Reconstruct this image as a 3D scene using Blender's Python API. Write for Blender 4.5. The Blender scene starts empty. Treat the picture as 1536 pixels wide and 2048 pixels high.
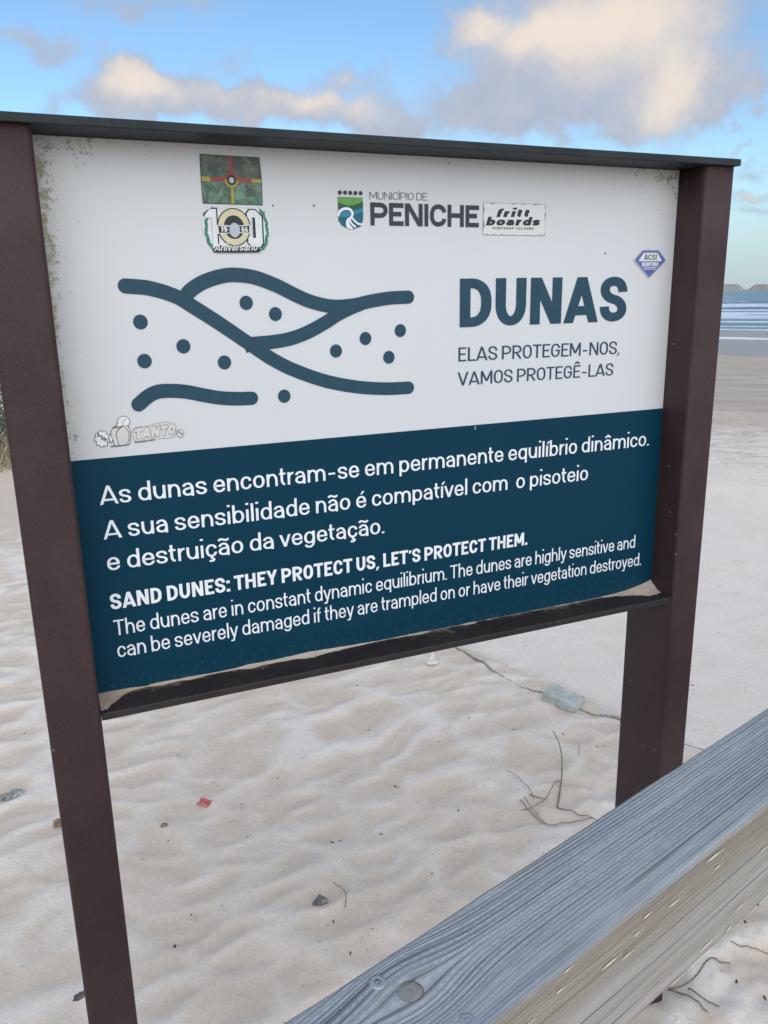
import bpy, bmesh, math, random
import numpy as np
from mathutils import Vector, Matrix, noise as mnoise

scene = bpy.context.scene
COL = scene.collection
R = math.radians

# ------------------------------------------------------------------ camera
CAM_Z = 1.5
F_PX = 1621.24
PITCH, ROLL = 0.25931, 0.01856
cam_d = bpy.data.cameras.new("camera")
cam_d.sensor_fit = 'VERTICAL'
cam_d.sensor_height = 36.0
cam_d.sensor_width = 27.0
cam_d.lens = F_PX / 2048 * 36.0
cam_d.clip_start = 0.02
cam_d.clip_end = 60000
cam = bpy.data.objects.new("camera", cam_d)
COL.objects.link(cam)
cam.matrix_world = (Matrix.Translation((0, 0, CAM_Z)) @ Matrix.Rotation(math.pi / 2 - PITCH, 4, 'X')
                    @ Matrix.Rotation(-ROLL, 4, 'Z'))
scene.camera = cam

# ------------------------------------------------------------------ light
SUN_EL, SUN_AZ = R(26), R(165)          # azimuth clockwise from +Y: behind and to the right of the viewer
sun_d = bpy.data.lights.new("sun", 'SUN')
sun_d.energy = 1.6
sun_d.angle = R(90)
sun_d.color = (1.0, 0.97, 0.94)
sun = bpy.data.objects.new("sun", sun_d)
COL.objects.link(sun)
sdir = Vector((math.sin(SUN_AZ) * math.cos(SUN_EL), math.cos(SUN_AZ) * math.cos(SUN_EL), math.sin(SUN_EL)))
sun.rotation_euler = (-sdir).to_track_quat('-Z', 'Y').to_euler()
sun.location = sdir * 30

scene.view_settings.view_transform = 'Standard'
scene.view_settings.look = 'None'
scene.view_settings.gamma = 1.0
scene.view_settings.exposure = 0.42


# ------------------------------------------------------------------ node helpers
class NT:
    def __init__(self, tree):
        self.t = tree
        self.n = tree.nodes
        self.l = tree.links

    def node(self, typ, **kw):
        nd = self.n.new(typ)
        for k, v in kw.items():
            if k == 'ins':
                for i, val in v.items():
                    self.put(nd.inputs[i], val)
            else:
                setattr(nd, k, v)
        return nd

    def put(self, sock, val):
        if isinstance(val, bpy.types.NodeSocket):
            self.l.new(val, sock)
        elif isinstance(val, bpy.types.Node):
            self.l.new(val.outputs[0], sock)
        else:
            if isinstance(val, (tuple, list)) and len(val) == 3 and sock.type == 'RGBA':
                val = (*val, 1)
            sock.default_value = val

    def math(self, op, a, b=0.0, c=None, clamp=False):
        nd = self.node('ShaderNodeMath', operation=op, use_clamp=clamp)
        self.put(nd.inputs[0], a)
        self.put(nd.inputs[1], b)
        if c is not None:
            self.put(nd.inputs[2], c)
        return nd.outputs[0]

    def vmath(self, op, a, b=None, c=None):
        nd = self.node('ShaderNodeVectorMath', operation=op)
        self.put(nd.inputs[0], a)
        if b is not None:
            self.put(nd.inputs[1], b)
        if c is not None:
            self.put(nd.inputs[2], c)
        return nd.outputs['Value'] if op in ('DOT_PRODUCT', 'LENGTH') else nd.outputs[0]

    def noise(self, vec, scale, detail=4, rough=.55, dist=0.0, dim='3D'):
        nd = self.node('ShaderNodeTexNoise', noise_dimensions=dim)
        if vec is not None:
            self.put(nd.inputs['Vector'], vec)
        nd.inputs['Scale'].default_value = scale
        nd.inputs['Detail'].default_value = detail
        nd.inputs['Roughness'].default_value = rough
        nd.inputs['Distortion'].default_value = dist
        return nd.outputs['Fac']

    def ramp(self, fac, a, b, smooth=True):
        nd = self.node('ShaderNodeMapRange', interpolation_type='SMOOTHSTEP' if smooth else 'LINEAR')
        self.put(nd.inputs[0], fac)
        nd.inputs[1].default_value = a
        nd.inputs[2].default_value = b
        nd.inputs[3].default_value = 0
        nd.inputs[4].default_value = 1
        return nd.outputs[0]

    def mix(self, fac, a, b, typ='MIX'):
        nd = self.node('ShaderNodeMix', data_type='RGBA', blend_type=typ)
        self.put(nd.inputs[0], fac)
        self.put(nd.inputs[6], a)
        self.put(nd.inputs[7], b)
        return nd.outputs[2]

    def mapping(self, vec, scale=(1, 1, 1), loc=(0, 0, 0), rot=(0, 0, 0)):
        nd = self.node('ShaderNodeMapping')
        self.put(nd.inputs[0], vec)
        nd.inputs[1].default_value = loc
        nd.inputs[2].default_value = rot
        nd.inputs[3].default_value = scale
        return nd.outputs[0]

    def bump(self, h, strength=.3, dist=.01, normal=None):
        nd = self.node('ShaderNodeBump')
        nd.inputs['Strength'].default_value = strength
        nd.inputs['Distance'].default_value = dist
        self.put(nd.inputs['Height'], h)
        if normal is not None:
            self.put(nd.inputs['Normal'], normal)
        return nd.outputs[0]


def srgb(r, g, b):
    f = lambda c: c / 12.92 if c <= .04045 else ((c + .055) / 1.055) ** 2.4
    return (f(r / 255), f(g / 255), f(b / 255))


def material(name, color=(.5, .5, .5), rough=.6, spec=.5, metal=0.0):
    m = bpy.data.materials.new(name)
    m.use_nodes = True
    t = NT(m.node_tree)
    b = t.n['Principled BSDF']
    b.inputs['Base Color'].default_value = (*color, 1)
    b.inputs['Roughness'].default_value = rough
    b.inputs['Specular IOR Level'].default_value = spec
    b.inputs['Metallic'].default_value = metal
    return m, t, b


# ------------------------------------------------------------------ sky
world = bpy.data.worlds.new("World")
scene.world = world
world.use_nodes = True
W = NT(world.node_tree)
bg = W.n['Background']
sky = W.node('ShaderNodeTexSky', sky_type='NISHITA', sun_disc=False, sun_elevation=SUN_EL,
             sun_rotation=SUN_AZ, altitude=10, air_density=1.0, dust_density=0.6, ozone_density=1.0)
geo = W.node('ShaderNodeTexCoord')
D = W.vmath('NORMALIZE', geo.outputs['Generated'])
sep = W.node('ShaderNodeSeparateXYZ', ins={0: D})
AZ = W.math('ARCTAN2', sep.outputs[0], sep.outputs[1])
EL = W.math('ARCSINE', sep.outputs[2])
P = W.node('ShaderNodeCombineXYZ', ins={0: AZ, 1: EL, 2: 0.0}).outputs[0]
# domain warp so that the cloud edges break up into puffs
wn = W.node('ShaderNodeTexNoise', noise_dimensions='2D')
W.put(wn.inputs['Vector'], P)
wn.inputs['Scale'].default_value = 17
wn.inputs['Detail'].default_value = 5
wn.inputs['Roughness'].default_value = .52
warp = W.vmath('MULTIPLY', W.vmath('SUBTRACT', wn.outputs['Color'], (.5, .5, .5)), (.10, .065, 0))
PW = W.vmath('ADD', P, warp)


def blobs(lst, vec):
    acc = None
    for (a, e, sa, se, k) in lst:
        q = W.vmath('MULTIPLY', W.vmath('SUBTRACT', vec, (R(a), R(e), 0)), (1 / R(sa), 1 / R(se), 0))
        g = W.math('MULTIPLY', W.math('EXPONENT', W.math('MULTIPLY', W.vmath('DOT_PRODUCT', q, q), -1.0)), k)
        acc = g if acc is None else W.math('ADD', acc, g)
    return acc


# azimuth, elevation (degrees), half sizes, weight
CLOUDS = [(15.44, 14.85, 6.75, 2.82, 1.0), (13.5, 12.09, 7.57, 2.45, 1.0), (7.93, 11.43, 4.75, 1.97, 0.85), (18.04, 10.82, 3.51, 1.64, 0.9), (21.2,
          10.56, 2.53, 0.94, 0.75), (5.98, 15.58, 2.19, 1.04, 0.65), (15.21, 18.55, 8.62, 3.08, 1), (-15.07, 12.87, 3.13, 1.34, 0.95), (-10.59, 12.06,
          5.88, 1.38, 0.9), (-3.65, 11.42, 5.13, 1.28, 0.9), (1.18, 10.5, 2.27, 0.81, 0.6), (-18.71, 11.63, 2.02, 0.75, 0.6), (-1.65, 13.77, 2.07,
          0.98, 0.7), (-14.39, 16.95, 6.0, 1.1, 0.6), (-20.88, 14.66, 3.0, 0.9, 0.6), (-9.48, 14.52, 1.85, 0.66, 0.35), (22.85, 10.54, 1.38, 0.93,
          0.6), (21.41, 8.01, 0.91, 0.33, 0.55), (22.91, 6.88, 1.68, 0.5, 0.5), (23.33, 5.3, 1.68, 0.4, 0.75), (23.41, 4.44, 1.97, 0.35, 0.6)]
WARM = [(15.41, 15.36, 5.57, 2.79, 1.0), (18.3, 11.2, 2.18, 2.03, 0.95), (6.6, 15.68, 2.49, 0.99, 0.75), (10.92, 15.44, 3.66, 1.29, 0.75), (-15.3,
        12.94, 2.08, 1.2, 1.0), (-4.26, 12.26, 2.4, 0.7, 0.65), (-1.71, 11.69, 2.9, 0.71, 0.4), (-10.24, 12.48, 3.72, 0.69, 0.35), (23.32, 5.42, 1.68,
        0.29, 0.8), (21.55, 8.0, 0.91, 0.33, 0.6), (-1.97, 13.64, 1.12, 0.6, 0.45), (-6.22, 11.42, 7.93, 0.85, 0.25)]
dens = W.math('ADD', blobs(CLOUDS, PW), W.math('MULTIPLY', W.math('SUBTRACT', W.noise(P, 30, 7, .58, 0, '2D'), .5), .62))
# general broken cloud all round the sky (outside the part the photograph shows)
gen = W.noise(W.mapping(P, (1.0, 2.2, 1)), 3.6, 6, .55, 0, '2D')
far = W.math('MAXIMUM', W.ramp(W.math('ABSOLUTE', AZ), R(31), R(50)), W.ramp(EL, R(24), R(45)))
gen = W.math('MULTIPLY', W.ramp(gen, .36, .62), far)
dens = W.math('ADD', dens, gen)
alpha = W.math('MULTIPLY', W.ramp(dens, .06, .92), .97)
warm = W.math('ADD', blobs(WARM, W.vmath('ADD', P, W.vmath('MULTIPLY', warp, (.7, .7, 0)))),
              W.math('MULTIPLY', W.math('SUBTRACT', W.noise(P, 24, 6, .56, 0, '2D'), .5), .75))
warm = W.math('MULTIPLY', W.ramp(warm, -.15, 1.25), W.ramp(dens, .15, 1.0))
CREAM, GREY = (5.5, 4.8, 4.2), (2.7, 3.1, 3.85)
ccol = W.mix(warm, GREY, CREAM)
ccol = W.mix(W.math('MULTIPLY', far, .8), ccol, (7.3, 7.3, 7.5))
skyc = W.mix(1.0, sky.outputs[0], (.72, .90, 1.02), 'MULTIPLY')
# pale veil of thin cloud low over the sea
veil = W.math('MULTIPLY', W.ramp(EL, R(9.5), R(-.5)), .85)
skyc = W.mix(veil, skyc, (3.0, 3.65, 4.15))
final = W.mix(alpha, skyc, ccol)
W.put(bg.inputs['Color'], final)
bg.inputs['Strength'].default_value = 0.12


# ------------------------------------------------------------------ object helpers
def put_obj(name, me, parent=None, mats=(), smooth=False):
    for m in mats:
        me.materials.append(m)
    o = bpy.data.objects.new(name, me)
    COL.objects.link(o)
    if parent is not None:
        o.parent = parent
    if smooth:
        me.polygons.foreach_set('use_smooth', [True] * len(me.polygons))
    return o


def from_bm(name, bm, mats, parent=None, smooth=False):
    me = bpy.data.meshes.new(name)
    bmesh.ops.recalc_face_normals(bm, faces=bm.faces)
    bm.to_mesh(me)
    bm.free()
    return put_obj(name, me, parent, mats, smooth)


def tag(o, label=None, cat=None, group=None, kind=None):
    if label:
        o['label'] = label
    if cat:
        o['category'] = cat
    if group:
        o['group'] = group
    if kind:
        o['kind'] = kind
    return o


def empty(name, loc=(0, 0, 0), rz=0.0):
    o = bpy.data.objects.new(name, None)
    COL.objects.link(o)
    o.location = loc
    o.rotation_euler = (0, 0, rz)
    o.empty_display_size = .1
    return o


def grid_mesh(name, X, Y, Z, attrs=None):
    ny, nx = X.shape
    me = bpy.data.meshes.new(name)
    co = np.stack([X, Y, Z], -1).reshape(-1, 3).astype(np.float32)
    idx = np.arange(nx * ny).reshape(ny, nx)
    q = np.stack([idx[:-1, :-1], idx[:-1, 1:], idx[1:, 1:], idx[1:, :-1]], -1).reshape(-1, 4)
    me.vertices.add(len(co))
    me.vertices.foreach_set('co', co.ravel())
    me.loops.add(q.size)
    me.loops.foreach_set('vertex_index', q.ravel().astype(np.int32))
    me.polygons.add(len(q))
    me.polygons.foreach_set('loop_start', np.arange(0, q.size, 4, dtype=np.int32))
    me.polygons.foreach_set('use_smooth', np.ones(len(q), dtype=bool))
    me.update(calc_edges=True)
    for k, a in (attrs or {}).items():
        at = me.attributes.new(k, 'FLOAT', 'POINT')
        at.data.foreach_set('value', a.ravel().astype(np.float32))
    return me


# ------------------------------------------------------------------ numpy noise
def hash2(ix, iy, seed):
    h = (ix.astype(np.int64) * 374761393 + iy.astype(np.int64) * 668265263 + seed * 1274126177) & 0xffffffff
    h = ((h ^ (h >> 13)) * 1274126177) & 0xffffffff
    h = h ^ (h >> 16)
    return (h & 0xffffff) / float(0x1000000)


def vnoise(x, y, seed=0):
    ix, iy = np.floor(x), np.floor(y)
    fx, fy = x - ix, y - iy
    fx = fx * fx * fx * (fx * (fx * 6 - 15) + 10)
    fy = fy * fy * fy * (fy * (fy * 6 - 15) + 10)
    a, b = hash2(ix, iy, seed), hash2(ix + 1, iy, seed)
    c, d = hash2(ix, iy + 1, seed), hash2(ix + 1, iy + 1, seed)
    return (a * (1 - fx) + b * fx) * (1 - fy) + (c * (1 - fx) + d * fx) * fy


def fbm(x, y, seed=0, oct=4, gain=.5):
    s, a, n = 0, 1.0, 0
    for o in range(oct):
        s = s + a * vnoise(x * 2 ** o + 17.3 * o, y * 2 ** o - 9.1 * o, seed + o)
        n += a
        a *= gain
    return s / n


def worley(x, y, seed=0, k=9.0):
    """smooth F1 distance and F2-F1"""
    ix, iy = np.floor(x), np.floor(y)
    d1 = np.full(x.shape, 9.0)
    d2 = np.full(x.shape, 9.0)
    for dx in (-1, 0, 1):
        for dy in (-1, 0, 1):
            cx = ix + dx + .12 + .76 * hash2(ix + dx, iy + dy, seed)
            cy = iy + dy + .12 + .76 * hash2(ix + dx, iy + dy, seed + 7)
            d = np.hypot(x - cx, y - cy)
            d2 = np.minimum(d2, np.maximum(d1, d))
            d1 = np.minimum(d1, d)
    return d1, d2


def sstep(x, a, b):
    t = np.clip((x - a) / (b - a), 0, 1)
    return t * t * (3 - 2 * t)


# ------------------------------------------------------------------ the beach
SEA_N = np.array([.786, .619])          # towards the sea
SEA_T = np.array([.619, -.786])
SEA_Z = -2.8
CORD = np.array([(.02, 3.72), (.17, 3.47), (.289, 3.276), (.375, 3.12), (.453, 2.975), (.555, 2.835), (.65, 2.76), (.74, 2.665), (.83, 2.60), (.95, 2.50), (1.12, 2.40)])


def cord_side(x, y):
    """signed distance to the cord line (positive on the far, smooth side), roughly"""
    a, b = CORD[1], CORD[-2]
    d = (b - a) / np.linalg.norm(b - a)
    return (x - a[0]) * -d[1] + (y - a[1]) * d[0] if d[0] * 1 - 0 > -9 else 0


def beach_height(x, y):
    s = x * SEA_N[0] + y * SEA_N[1]
    base = np.interp(s, [-400, -60, 0, 3.5, 6.2, 11.2, 24, 47.5, 68, 89.4, 140, 400, 900],
                     [6, 1.2, 0, 0, -.09, -.46, -1.3, -2.3, -2.58, -2.8, -4.5, -9, -12])
    far = np.hypot(x - .2, y - 2.0)
    side = cord_side(x, y)
    rough = 1 - .85 * sstep(side, -.08, .16)
    near = (1 - sstep(far, 3.2, 5.5))
    # trampled, wind-softened hollows with rounded rims
    wx = x + .16 * (fbm(x * 2.2, y * 2.2, 3) - .5) * 2
    wy = y + .16 * (fbm(x * 2.2 + 40, y * 2.2, 5) - .5) * 2
    ca, sa = math.cos(.52), math.sin(.52)
    rx, ry = (wx * ca + wy * sa), (-wx * sa + wy * ca)
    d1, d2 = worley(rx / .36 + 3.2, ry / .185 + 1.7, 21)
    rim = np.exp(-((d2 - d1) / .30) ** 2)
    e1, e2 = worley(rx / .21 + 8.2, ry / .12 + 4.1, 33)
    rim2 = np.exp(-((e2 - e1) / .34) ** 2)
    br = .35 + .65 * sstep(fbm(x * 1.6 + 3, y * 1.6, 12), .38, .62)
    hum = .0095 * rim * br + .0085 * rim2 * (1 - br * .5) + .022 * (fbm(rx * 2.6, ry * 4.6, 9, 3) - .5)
    fine = .0048 * (fbm(x * 16, y * 16, 14, 3) - .5) + .0024 * (fbm(x * 48, y * 48, 15, 2) - .5)
    crumbs = (np.exp(-((x - .62) / .28) ** 2 - ((y - 2.2) / .28) ** 2) + 1.5 * np.exp(-((x - .95) / .35) ** 2 - ((y - 1.5) / .4) ** 2)) * .010 * (fbm(x * 24, y * 24, 19, 3) - .5) * 2
    und = .10 * (fbm(x * .33 + 7, y * .33, 51, 3) - .5) * sstep(far, 1.5, 6) + .5 * (fbm(x * .05, y * .05, 52, 3) - .5) * sstep(far, 12, 40) * (1 - sstep(s, 25, 45))
    foot = (.05 * (fbm(x * 1.3, y * 1.3, 61, 4) - .5) + .10 * -np.clip(fbm(x * 3.4, y * 2.6, 62, 3) - .56, 0, 1)) * sstep(s, 6.5, 8.5) * (1 - sstep(s, 14, 26))
    dune = 1.0 * np.exp(-((x + 7.6) / 2.9) ** 2 - ((y - 9.6) / 2.6) ** 2)
    step = .018 * (1 - sstep(side, -.02, .03)) * near
    ridge = .10 * np.exp(-((s - 6.3 - .25 * (vnoise(x * .8, y * .8, 71) - .5)) / .28) ** 2)
    # softly swept hollow under the sign
    z = base + near * rough * (hum + crumbs) + (.3 + .7 * near) * fine * rough + und + foot + dune + step + ridge
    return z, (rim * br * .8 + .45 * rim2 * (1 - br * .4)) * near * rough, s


def axis(lo, hi, c, h0, grow):
    out = [c]
    h = h0
    while out[-1] < hi:
        if out[-1] > c + 2.3:
            h *= grow
        out.append(out[-1] + h)
    neg = []
    h = h0
    v = c
    while v > lo:
        if v < c - 2.3:
            h *= grow
        v -= h
        neg.append(v)
    return np.array(neg[::-1] + out)


gx = axis(-900, 900, .1, .0115, 1.055)
gy = axis(-600, 900, 2.3, .0115, 1.055)
GX, GY = np.meshgrid(gx, gy)
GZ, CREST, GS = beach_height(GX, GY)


def zg(x, y):
    z, _, _ = beach_height(np.array([float(x)]), np.array([float(y)]))
    return float(z[0])


def sand_nodes(t, b, ground=True):
    co = t.node('ShaderNodeNewGeometry').outputs['Position']
    n1 = t.noise(co, 5.0, 5, .55)
    n2 = t.noise(co, 420, 2, .7)
    n3 = t.noise(co, 60, 4, .6)
    tan = (.60, .52, .44)
    pale = (.725, .69, .65)
    if ground:
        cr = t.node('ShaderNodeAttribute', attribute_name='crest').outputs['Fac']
        k = t.math('ADD', t.math('MULTIPLY', cr, .72), t.math('MULTIPLY', t.math('SUBTRACT', n1, .5), .9))  # pale rims over tan hollows: sorted sand, partly light put into the colour
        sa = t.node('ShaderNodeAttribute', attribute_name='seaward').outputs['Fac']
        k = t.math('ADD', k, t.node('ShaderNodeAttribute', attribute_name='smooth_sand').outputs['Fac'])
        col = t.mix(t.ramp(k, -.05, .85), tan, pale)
    else:
        col = t.mix(t.ramp(n1, .3, .7), tan, pale)
    col = t.mix(t.ramp(n2, .30, .68), t.mix(1.0, col, (.86, .85, .84), 'MULTIPLY'), t.mix(1.0, col, (1.10, 1.09, 1.08), 'MULTIPLY'))
    col = t.mix(t.ramp(n3, .35, .75), col, t.mix(1.0, col, (.93, .91, .89), 'MULTIPLY'))
    # scattered dark grains
    v = t.node('ShaderNodeTexVoronoi', feature='F1')
    t.put(v.inputs['Vector'], co)
    v.inputs['Scale'].default_value = 70
    rnd = t.node('ShaderNodeSeparateColor', ins={0: v.outputs['Color']}).outputs[0]
    speck = t.math('MULTIPLY', t.math('LESS_THAN', v.outputs['Distance'], .16), t.math('LESS_THAN', rnd, .035))
    col = t.mix(t.math('MULTIPLY', speck, .6), col, (.12, .10, .085))
    hb = t.math('ADD', t.math('MULTIPLY', n2, .35), t.math('MULTIPLY', n3, .9))
    if ground:
        # darker damp upper beach, then smooth wet sand, by distance to the sea
        sp = t.node('ShaderNodeSeparateXYZ', ins={0: co})
        wob = t.math('MULTIPLY', t.math('SUBTRACT', t.noise(t.mapping(co, (.12, .12, .12)), 1.0, 4), .5), 9.0)
        sw = t.math('ADD', sa, wob)
        damp = t.math('MULTIPLY', t.ramp(sw, 9.5, 17), .75)
        streak = t.noise(t.mapping(co, (.25, .9, 1), rot=(0, 0, R(-52))), 1.0, 5, .6)
        dampc = t.mix(t.ramp(streak, .35, .7), (.33, .285, .235), (.43, .40, .37))
        col = t.mix(damp, col, dampc)
        wet = t.ramp(t.math('ADD', sa, t.math('MULTIPLY', wob, .35)), 46, 50)
        col = t.mix(wet, col, (.29, .265, .245))
        t.put(b.inputs['Roughness'], t.math('SUBTRACT', .95, t.math('MULTIPLY', wet, .56)))
    else:
        col = t.mix(1.0, col, (.62, .58, .54), 'MULTIPLY')
    t.put(b.inputs['Base Color'], col)
    nrm = t.bump(hb, .40, .004)
    if ground:
        # footprints and scuffs on the open beach
        fm = t.math('MULTIPLY', t.ramp(sa, 6.8, 9.0), t.ramp(sa, 20, 11))
        fv = t.noise(t.mapping(co, (1.0, 1.6, 1), rot=(0, 0, R(20))), 2.6, 5, .62)
        dent = t.math('MULTIPLY', t.ramp(fv, .62, .48), fm)
        nrm = t.bump(dent, .8, .045, nrm)
        near = t.ramp(sa, 6, 2)
        pits = t.ramp(t.noise(co, 21, 4, .55), .37, .22)
        nrm = t.bump(t.math('MULTIPLY', pits, near), .30, .012, nrm)
    t.put(b.inputs['Normal'], nrm)


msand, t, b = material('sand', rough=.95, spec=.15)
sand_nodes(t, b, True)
mdrift, t, b = material('blown_sand', rough=.95, spec=.15)
sand_nodes(t, b, False)

side_all = cord_side(GX, GY)
smooth_attr = .62 * sstep(side_all, -.02, .12) * (1 - sstep(GS, 9, 14))
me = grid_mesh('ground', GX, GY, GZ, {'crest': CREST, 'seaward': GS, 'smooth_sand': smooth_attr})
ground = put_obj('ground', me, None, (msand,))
tag(ground, 'pale beach sand with soft trampled hollows running down to the sea', 'sand', kind='structure')

# ---- the sea: one sheet, finer near the shore, with breaking waves
ss = np.concatenate([np.arange(84, 150, .6), np.arange(150, 330, 1.0), np.geomspace(330, 26000, 60)])
tt = np.concatenate([-np.geomspace(16000, 260, 30), np.arange(-255, 120, 2.5), np.geomspace(122, 9000, 24)])
SS, TT = np.meshgrid(ss, tt)
warp_s = SS + 7 * (fbm(TT * .03, SS * .01, 81, 3) - .5) * 2
st = fbm(SS * .16, TT * .022, 82, 4)
warp_s = warp_s + 5 * (fbm(TT * .12, SS * .02, 89, 3) - .5)
breaker = np.exp(-((warp_s - 196) / 6.0) ** 2) * sstep(fbm(TT * .06, SS * 0, 83, 3), .36, .5)
wave2 = np.exp(-((warp_s - 150) / 5.0) ** 2) * .6
sw = .28 * np.sin(warp_s * .30 + 2 * fbm(TT * .02, SS * .02, 84)) * sstep(SS, 190, 240) * (1 - sstep(SS, 500, 2500))
ZZ = SEA_Z + 1.15 * breaker + .55 * wave2 + sw + .14 * (fbm(SS * .35, TT * .12, 85, 3) - .5)
edge = 89.4 + 2.5 * (fbm(TT * .06, TT * 0, 86, 3) - .5)
st = st + .30 * (fbm(SS * .10, TT * .11, 90, 4) - .5)
foam = sstep(st, .28, .64) * sstep(SS, 100, 112) * (1 - sstep(warp_s, 176, 200))
foam = np.maximum(foam, (1 - sstep(SS - edge, 1.0, 6.0)) * .85)
foam = np.maximum(foam, sstep(breaker, .25, .6) * (warp_s < 197))
foam = np.maximum(foam, .9 * np.exp(-((SS - 98 - 3 * (fbm(TT * .05, TT * 0, 88, 2) - .5)) / 1.3) ** 2))
caps = sstep(fbm(SS * .22, TT * .09, 87, 3), .70, .76) * sstep(SS, 205, 230) * (1 - sstep(SS, 1500, 3000))
foam = np.clip(np.maximum(foam, caps * .9), 0, 1)
SXX, SYY = SS * SEA_N[0] + TT * SEA_T[0], SS * SEA_N[1] + TT * SEA_T[1]
ZZ = np.where(SS < edge, SEA_Z - .25, ZZ)
msea, t, b = material('sea_water', (.028, .075, .105), .16, .5)
fa = t.node('ShaderNodeAttribute', attribute_name='foam').outputs['Fac']
co = t.node('ShaderNodeNewGeometry').outputs['Position']
fn = t.noise(t.mapping(co, (.35, .35, .35)), 1.0, 5, .65)
ff = t.ramp(t.math('ADD', fa, t.math('MULTIPLY', t.math('SUBTRACT', fn, .5), .6)), .25, .75)
t.put(b.inputs['Base Color'], t.mix(ff, (.055, .115, .155), (.54, .64, .75)))
t.put(b.inputs['Roughness'], t.math('ADD', .28, t.math('MULTIPLY', ff, .55)))
t.put(b.inputs['Normal'], t.bump(t.math('ADD', t.noise(co, .5, 5, .6), t.math('MULTIPLY', t.noise(co, .08, 3), 2.0)), .9, .8))
sea = put_obj('sea', grid_mesh('sea', SXX, SYY, ZZ, {'foam': foam}), None, (msea,))
tag(sea, 'blue grey sea with rows of white breaking waves beyond the beach', 'sea', kind='structure')

# ---- thin tongue of foam washed up on the wet sand
tt2 = np.arange(-200, 60, 1.0)
cen = 69 + 2.4 * (fbm(tt2 * .035, tt2 * 0, 91, 3) - .5) * 2
wid = 1.9 + 1.2 * (fbm(tt2 * .07, tt2 * 0 + 5, 92, 3) - .5) * 2
cols = np.linspace(-1, 1, 7)
S2 = cen[:, None] + wid[:, None] * cols[None, :]
T2 = np.repeat(tt2[:, None], 7, 1)
X2, Y2 = S2 * SEA_N[0] + T2 * SEA_T[0], S2 * SEA_N[1] + T2 * SEA_T[1]
Z2 = beach_height(X2, Y2)[0] + .035 * (1 - np.abs(cols[None, :]) ** 2) + .012
mfoam, t, b = material('sea_foam', (.74, .78, .80), .6)
t.put(b.inputs['Base Color'], t.mix(t.noise(t.node('ShaderNodeNewGeometry').outputs['Position'], 2.0, 4), (.62, .66, .68), (.80, .83, .84)))
fo = put_obj('sea_foam', grid_mesh('sea_foam', X2, Y2, Z2), None, (mfoam,))
tag(fo, 'white line of foam washed up on the wet sand', 'foam', kind='stuff')

# ---- low headland on the horizon
def headland():
    azs = np.linspace(R(12), R(52), 420)
    dist = 4200.0
    h = 26 + 30 * fbm(azs * 16, azs * 0, 95, 4) ** 1.5 + 10 * (fbm(azs * 70, azs * 0, 96, 3) - .5)
    h *= sstep(azs, R(13), R(18)) * (1 - sstep(azs, R(44), R(51)))
    gap = np.exp(-((azs - R(23.6)) / R(.34)) ** 2)
    h = np.clip(h * (1 - .8 * gap), 0, None)
    prof = np.array([0, .12, .55, .85, 1.0, .8, .3, 0])
    off = np.array([-70, -60, -45, -20, 20, 90, 180, 260])
    Z = SEA_Z - 3 + (h[:, None] + 3) * prof[None, :] * (1 + .3 * (fbm(azs[:, None] * 90, prof[None, :] * 3, 97, 3) - .5))
    Rr = dist + off[None, :] + 120 * (fbm(azs * 20, azs * 0, 98)[:, None] - .5)
    return grid_mesh('headland', Rr * np.sin(azs[:, None]), Rr * np.cos(azs[:, None]), Z)


mhead, t, b = material('hazed_headland_rock', (.2, .2, .16), .95, .1)
co = t.node('ShaderNodeNewGeometry').outputs['Position']
t.put(b.inputs['Base Color'], t.mix(t.ramp(t.noise(co, .012, 5), .4, .65), (.25, .275, .25), (.38, .34, .30)))  # rock tones lightened: distance haze is put into the colour
tag(put_obj('headland', headland(), None, (mhead,)), 'low rocky headland on the sea horizon', 'headland', kind='structure')

# ==================================================================  THE SIGN
YAW = 0.4104
VOFF = 0.82144                          # panel v -> height above the sand
ROOT = (0.045084, 1.250765, 0.0)
PF, PB = .0604, .0640                   # posts: in front of and behind the panel face
PL, PR = .0683, .0621
sign = empty('information_sign', ROOT, YAW)
tag(sign, 'white and navy dune information board on two brown steel posts in the sand', 'sign')


def L3(u, v, w=0.0):
    return (u - .5, -w, v + VOFF)


# ---- painted steel
def steel(name, base, base2, speck=.35):
    m, t, b = material(name, base, .5, .30)
    co = t.node('ShaderNodeTexCoord').outputs['Object']
    n1 = t.noise(co, 9, 5, .6)
    n2 = t.noise(co, 330, 4, .75)
    col = t.mix(t.ramp(n1, .35, .7), base, base2)
    col = t.mix(t.math('MULTIPLY', t.ramp(n2, .52, .74), speck), col, tuple(min(1, c * 2.3) for c in base2))
    # a few pale nicks and stuck grains of sand
    v = t.node('ShaderNodeTexVoronoi', feature='F1')
    t.put(v.inputs['Vector'], co)
    v.inputs['Scale'].default_value = 46
    rnd = t.node('ShaderNodeSeparateColor', ins={0: v.outputs['Color']}).outputs[0]
    sp = t.math('MULTIPLY', t.math('LESS_THAN', v.outputs['Distance'], .075), t.math('LESS_THAN', rnd, .07))
    col = t.mix(t.math('MULTIPLY', sp, .45), col, (.36, .33, .30))
    rub = t.noise(t.mapping(co, (40, 40, 5)), 1.0, 5, .7)
    col = t.mix(t.math('MULTIPLY', t.ramp(rub, .60, .78), .35), col, tuple(c * 1.9 + .01 for c in base2))
    t.put(b.inputs['Base Color'], col)
    t.put(b.inputs['Roughness'], t.math('ADD', .42, t.math('MULTIPLY', n1, .25)))
    t.put(b.inputs['Normal'], t.bump(t.math('ADD', n2, t.math('MULTIPLY', n1, .5)), .25, .0012))
    return m, t, b


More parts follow.
